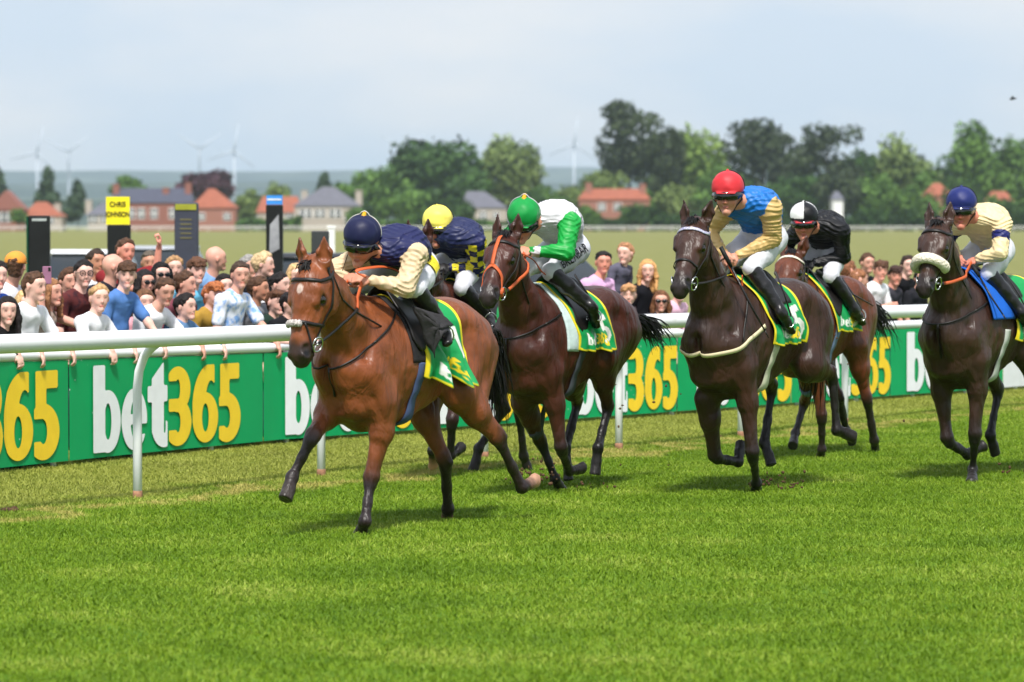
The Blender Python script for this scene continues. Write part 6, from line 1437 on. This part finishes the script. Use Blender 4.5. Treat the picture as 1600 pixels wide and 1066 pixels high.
for i, (px_, yt_, w_, kd, lb) in enumerate([(918, 322, 40, 'mid', 'garden bush at the left corner of the pink brick house'), (990, 316, 46, 'dark', 'dark garden bush at the right corner of the pink brick house'), (1452, 300, 40, 'mid', 'garden tree hiding the left side of the right-hand orange-roofed house'), (1486, 296, 36, 'dark', 'garden tree hiding the right side of the right-hand orange-roofed house'), (1548, 304, 36, 'mid', 'garden tree left of the farthest orange roof'), (1578, 306, 34, 'dark', 'garden tree right of the farthest orange roof'), (726, 312, 40, 'dark', 'garden tree left of the middle grey-roofed house'), (30, 325, 26, 'mid', 'garden bush between the two leftmost houses'), (556, 325, 34, 'mid', 'garden bush at the right corner of the pale hipped-roof house')]):
    tree(px_, yt_, w_, 357, kd, lb, Y=884+i, n=700, name='broadleaf_tree', seed=80+i)
# hedge along the far rail
rg = np.random.default_rng(8)
def hedge(x0, x1, yt_, Y, label, kd, n):
    sc_ = F/Y; a_, b_ = (x0-CX)/sc_, (x1-CX)/sc_; V_, Q_, C_ = [], [], []
    for k in range(n):
        x = rg.uniform(a_, b_); hh_ = float(at(0, yt_, Y)[2])*(.75+.35*math.sin(x*.35)*math.sin(x*.13+1)); c = V3(x-(a_+b_)/2, rg.uniform(-1.5, 1.5), rg.uniform(.0, 1)**.6*hh_); nn_ = unit(rg.normal(size=3)); q = unit(np.cross(nn_, rg.normal(size=3))); w2 = np.cross(nn_, q); sz = rg.uniform(.35, .8)
        o_ = len(V_); V_ += [c+q*sz, c+w2*sz, c-q*sz, c-w2*sz]; Q_.append((o_, o_+1, o_+2, o_+3)); t_ = rg.random()*.7; C_ += [(t_, t_, t_)]*4
    r = thing('hedge', label, 'hedge', ((a_+b_)/2, Y, .2)); mesh_np('foliage', V_, Q_, LM[kd], r, smooth=False, cols=np.array(C_))
hedge(835, 1240, 328, 900, 'dark hedge along the far rail behind the middle horses', 'dark', 5200)
hedge(1240, 1640, 326, 900, 'dark hedge along the far rail behind the right-hand horses', 'dark', 5200)
hedge(560, 835, 340, 905, 'low green hedge below the largest tree', 'mid', 2400)
hedge(370, 470, 342, 890, 'low hedge before the orange-roofed house', 'mid', 900)
# ------------------------------------------------------------------ wind turbines
tw = mat('turbine_grey', S(186, 194, 204), rough=.5)
def turbine(px, py, label, angs, Y=5200, bl=38.):
    h_ = at(px, py, Y); r = thing('wind_turbine', label, 'wind turbine', (h_[0], Y, 0), R(0), 'wind turbines on the horizon'); z = h_[2]
    mb = MB(); mb.sweep([V3(0, 0, 0), V3(0, 0, z)], [2.1, 1.3], n=10); mb.build('tower', tw, r); mb = MB(); mb.box((0, 0, z+1), (3.6, 9, 3.8)); mb.build('nacelle', tw, r, smooth=False)
    for a_ in angs:
        d = V3(math.cos(R(a_)), 0, math.sin(R(a_))); mb = MB(); mb.sweep([V3(0, -5.5, z+1), V3(0, -5.5, z+1)+d*bl*.25, V3(0, -5.5, z+1)+d*bl], [(1.1, .9), (1.7, .8), (.45, .3)], n=6, up=(0, 1, 0)); mb.build('blade', tw, r)
turbine(58, 240, 'leftmost wind turbine on the horizon', (75, 195, 315)); turbine(107, 239, 'second wind turbine from the left', (38, 150, 270)); turbine(312, 234, 'largest wind turbine, left of the pair above the copper beech', (35, 145, 270)); turbine(366, 237, 'wind turbine just right of the largest one', (80, 200, 320)); turbine(897, 226, 'wind turbine left of the tall pine', (82, 205, 322)); turbine(628, 232, 'wind turbine half hidden by the largest tree', (150, 30, 270))
# ------------------------------------------------------------------ bird
bp_ = at(1583, 155, 60); r = thing('bird', 'small dark bird flying near the top right corner', 'bird', bp_); s = SDF(); s.seg((-.03, 0, 0), (.035, 0, .01), .018, .012, k=.01); s.seg((.035, 0, .01), (.052, 0, .014), .011, .004, k=.01)
s.chain([(0, 0, .005), (-.01, .045, .035), (-.03, .08, .04)], [(.004, .018), (.004, .014), (.002, .004)], side=(0, 0, 1), k=.01); s.chain([(0, 0, .005), (-.01, -.045, .035), (-.03, -.07, .05)], [(.004, .018), (.004, .014), (.002, .004)], side=(0, 0, 1), k=.01); s.seg((-.03, 0, 0), (-.07, 0, -.005), (.010, .004), (.014, .003), k=.01)
sdf_mesh('body', s, .004, mat('feather', S(40, 38, 36), rough=.7, var=.3, scale=60), r)
# ------------------------------------------------------------------ grass blades on the near turf, thrown clods
rg = np.random.default_rng(17)
gm = bpy.data.materials.new('grass_blade'); gm.use_nodes = True; n = gm.node_tree.nodes; l = gm.node_tree.links.new; p = n['Principled BSDF']; p.inputs['Roughness'].default_value = .55; p.inputs['Specular IOR Level'].default_value = .25
oi = n.new('ShaderNodeObjectInfo'); geo = n.new('ShaderNodeNewGeometry'); no = n.new('ShaderNodeTexNoise'); no.inputs['Scale'].default_value = .9; no.inputs['Detail'].default_value = 5; l(geo.outputs['Position'], no.inputs['Vector'])
ad = n.new('ShaderNodeMath'); ad.operation = 'MULTIPLY_ADD'; ad.inputs[1].default_value = .5; l(oi.outputs['Random'], ad.inputs[0]); 
sb = n.new('ShaderNodeMath'); sb.operation = 'MULTIPLY_ADD'; sb.inputs[1].default_value = 1.3; sb.inputs[2].default_value = -.4; l(no.outputs[0], sb.inputs[0]); l(sb.outputs[0], ad.inputs[2])
cr = n.new('ShaderNodeValToRGB'); e = cr.color_ramp.elements; e.new(.5); e.new(.8)
for q, (pp, c) in zip(e, ((.05, S(84, 112, 12)), (.42, S(100, 131, 18)), (.72, S(122, 146, 34)), (.97, S(160, 172, 76)))): q.position = pp; q.color = (*c, 1)
l(ad.outputs[0], cr.inputs[0])
# worn strip beside the rail: straw-coloured blades, by the distance from the rail line
sx_ = n.new('ShaderNodeSeparateXYZ'); l(geo.outputs['Position'], sx_.inputs[0])
ra, rb_ = np.array(RAIL[0]), np.array(RAIL[7]); dd = unit(rb_-ra); nn2 = np.array([dd[1], -dd[0]])
mA = n.new('ShaderNodeMath'); mA.operation = 'MULTIPLY'; mA.inputs[1].default_value = nn2[0]; l(sx_.outputs[0], mA.inputs[0]); mB_ = n.new('ShaderNodeMath'); mB_.operation = 'MULTIPLY_ADD'; mB_.inputs[1].default_value = nn2[1]; l(sx_.outputs[1], mB_.inputs[0]); l(mA.outputs[0], mB_.inputs[2])
nz2 = n.new('ShaderNodeTexNoise'); nz2.inputs['Scale'].default_value = 1.3; nz2.inputs['Detail'].default_value = 6; l(geo.outputs['Position'], nz2.inputs['Vector'])
mC = n.new('ShaderNodeMath'); mC.operation = 'MULTIPLY_ADD'; mC.inputs[1].default_value = 2.6; l(nz2.outputs[0], mC.inputs[0]); l(mB_.outputs[0], mC.inputs[2])
mr = n.new('ShaderNodeMapRange'); d0 = float(ra[:2]@nn2); mr.inputs[1].default_value = d0+1.3-.55; mr.inputs[2].default_value = d0+1.3+.15; mr.inputs[3].default_value = .36; mr.inputs[4].default_value = 0.; l(mC.outputs[0], mr.inputs[0])
# a narrow trodden line of dead grass just inside the posts
q1 = n.new('ShaderNodeMath'); q1.operation = 'SUBTRACT'; q1.inputs[1].default_value = d0+1.3+.32; l(mC.outputs[0], q1.inputs[0]); q2 = n.new('ShaderNodeMath'); q2.operation = 'ABSOLUTE'; l(q1.outputs[0], q2.inputs[0])
q3 = n.new('ShaderNodeMapRange'); q3.inputs[1].default_value = .03; q3.inputs[2].default_value = .30; q3.inputs[3].default_value = .75; q3.inputs[4].default_value = 0.; l(q2.outputs[0], q3.inputs[0])
q4 = n.new('ShaderNodeMath'); q4.operation = 'MAXIMUM'; l(mr.outputs[0], q4.inputs[0]); l(q3.outputs[0], q4.inputs[1])
mxx = n.new('ShaderNodeMixRGB'); mxx.inputs[2].default_value = (*S(184, 166, 96), 1); l(q4.outputs[0], mxx.inputs[0]); l(cr.outputs[0], mxx.inputs[1]); l(mxx.outputs[0], p.inputs['Base Color'])
tufts = []
for k in range(4):
    V_, T_ = [], []
    for i in range(15):
        a_ = rg.random()*6.28; rr2 = math.sqrt(rg.random())*.10; x, y = rr2*math.cos(a_), rr2*math.sin(a_); hh2 = rg.uniform(.010, .026); w2 = rg.uniform(.0022, .0036); th = rg.random()*3.14; dx, dy = math.cos(th)*w2, math.sin(th)*w2; lx, ly = rg.normal()*.016, rg.normal()*.016
        o_ = len(V_); V_ += [(x-dx, y-dy, -.004), (x+dx, y+dy, -.004), (x+dx*.7+lx*.4, y+dy*.7+ly*.4, hh2*.6), (x-dx*.7+lx*.4, y-dy*.7+ly*.4, hh2*.6), (x+lx, y+ly, hh2)]; T_ += [(o_, o_+1, o_+2), (o_, o_+2, o_+3), (o_+3, o_+2, o_+4)]
    me = bpy.data.meshes.new('grass_tuft'); me.from_pydata(V_, [], T_); me.materials.append(gm); tufts.append(me)
# patches of sward: one object scattered over the part of the turf near enough to show its blades
V_, Q_ = [], []
ysg = np.linspace(14.5, 47, 40)
for i, y in enumerate(ysg):
    hw = y*.143+3.0; V_ += [(-hw, y, 0.), (hw, y, 0.)]
    if i: Q_.append((2*i-2, 2*i-1, 2*i+1, 2*i))
me = bpy.data.meshes.new('grass'); me.from_pydata(V_, [], Q_)
gob = link(bpy.data.objects.new('grass', me)); tag(gob, kind='stuff')
ng = bpy.data.node_groups.new('scatter', 'GeometryNodeTree'); ng.interface.new_socket('Geometry', in_out='INPUT', socket_type='NodeSocketGeometry'); ng.interface.new_socket('Geometry', in_out='OUTPUT', socket_type='NodeSocketGeometry')
gi = ng.nodes.new('NodeGroupInput'); go = ng.nodes.new('NodeGroupOutput'); dp = ng.nodes.new('GeometryNodeDistributePointsOnFaces'); dp.inputs['Density'].default_value = GRASS_D if 'GRASS_D' in globals() else 620
ip = ng.nodes.new('GeometryNodeInstanceOnPoints'); jn = ng.nodes.new('GeometryNodeJoinGeometry'); gl = ng.links.new
gl(gi.outputs[0], dp.inputs['Mesh']); gl(dp.outputs['Points'], ip.inputs['Points'])
col_ = bpy.data.collections.new('tuft_source')
for k, me in enumerate(tufts):
    o = bpy.data.objects.new('grass_tuft', me); col_.objects.link(o)
ci = ng.nodes.new('GeometryNodeCollectionInfo'); ci.inputs[0].default_value = col_; ci.inputs['Separate Children'].default_value = True; ci.inputs['Reset Children'].default_value = True
gl(ci.outputs[0], ip.inputs['Instance']); ip.inputs['Pick Instance'].default_value = True
rv = ng.nodes.new('FunctionNodeRandomValue'); rv.data_type = 'FLOAT_VECTOR'; rv.inputs[0].default_value = (-.15, -.15, 0); rv.inputs[1].default_value = (.15, .15, 6.28); gl(rv.outputs[0], ip.inputs['Rotation'])
rs = ng.nodes.new('FunctionNodeRandomValue'); rs.data_type = 'FLOAT'; rs.inputs[2].default_value = .65; rs.inputs[3].default_value = 1.25; gl(rs.outputs[1], ip.inputs['Scale'])
gl(ip.outputs[0], go.inputs[0]); md = gob.modifiers.new('scatter', 'NODES'); md.node_group = ng
# clods thrown up behind the hooves
soil = mat('soil', S(84, 62, 42), rough=.95, var=.4, scale=60)
V_ = MB()
for (cxp, cyp, spx, spy, cnt, Y) in ((835, 742, 22, 14, 40, 26.2), (1215, 760, 24, 12, 46, 28.6), (1345, 560, 90, 60, 14, 31), (1590, 735, 14, 10, 12, 30.2), (1010, 610, 60, 60, 12, 31), (925, 760, 16, 8, 8, 28.4)):
    for k in range(cnt):
        c = at(cxp+rg.normal()*spx, cyp+rg.normal()*spy, Y+rg.normal()*.2); c[2] = max(c[2], .03); V_.sphere(c, rg.uniform(.004, .015, 3), 6, 4)
tag(V_.build('turf_clods', soil), kind='stuff')
for (px_, py_, lb) in ((18, 800, 'kicked-up brown divot on the worn strip at the left edge'), (1111, 685, 'small brown divot in the turf behind the near-black horse')):
    g = ground(px_, py_); r = thing('divot', lb, 'divot', g, rng.random()*3, 'divots in the turf'); mb = MB()
    for k in range(9): mb.sphere((rg.normal()*.06, rg.normal()*.05, .015), (rg.uniform(.02, .05), rg.uniform(.02, .04), rg.uniform(.012, .025)), 7, 5)
    mb.build('soil_crumbs', soil, r)
# ------------------------------------------------------------------ the air between here and the hills
hb = MB(); hb.box((0, 5900, 94), (17600, 13000, 192)); hz_ = hb.build('haze', None, smooth=False); tag(hz_, kind='stuff')
hm_ = bpy.data.materials.new('haze_air'); hm_.use_nodes = True; n = hm_.node_tree.nodes; n.clear(); o_ = n.new('ShaderNodeOutputMaterial'); pv = n.new('ShaderNodeVolumePrincipled'); pv.inputs['Color'].default_value = (.72, .86, 1.0, 1); pv.inputs['Density'].default_value = .000075; pv.inputs['Anisotropy'].default_value = .2
hm_.node_tree.links.new(pv.outputs[0], o_.inputs['Volume']); hz_.data.materials.append(hm_)
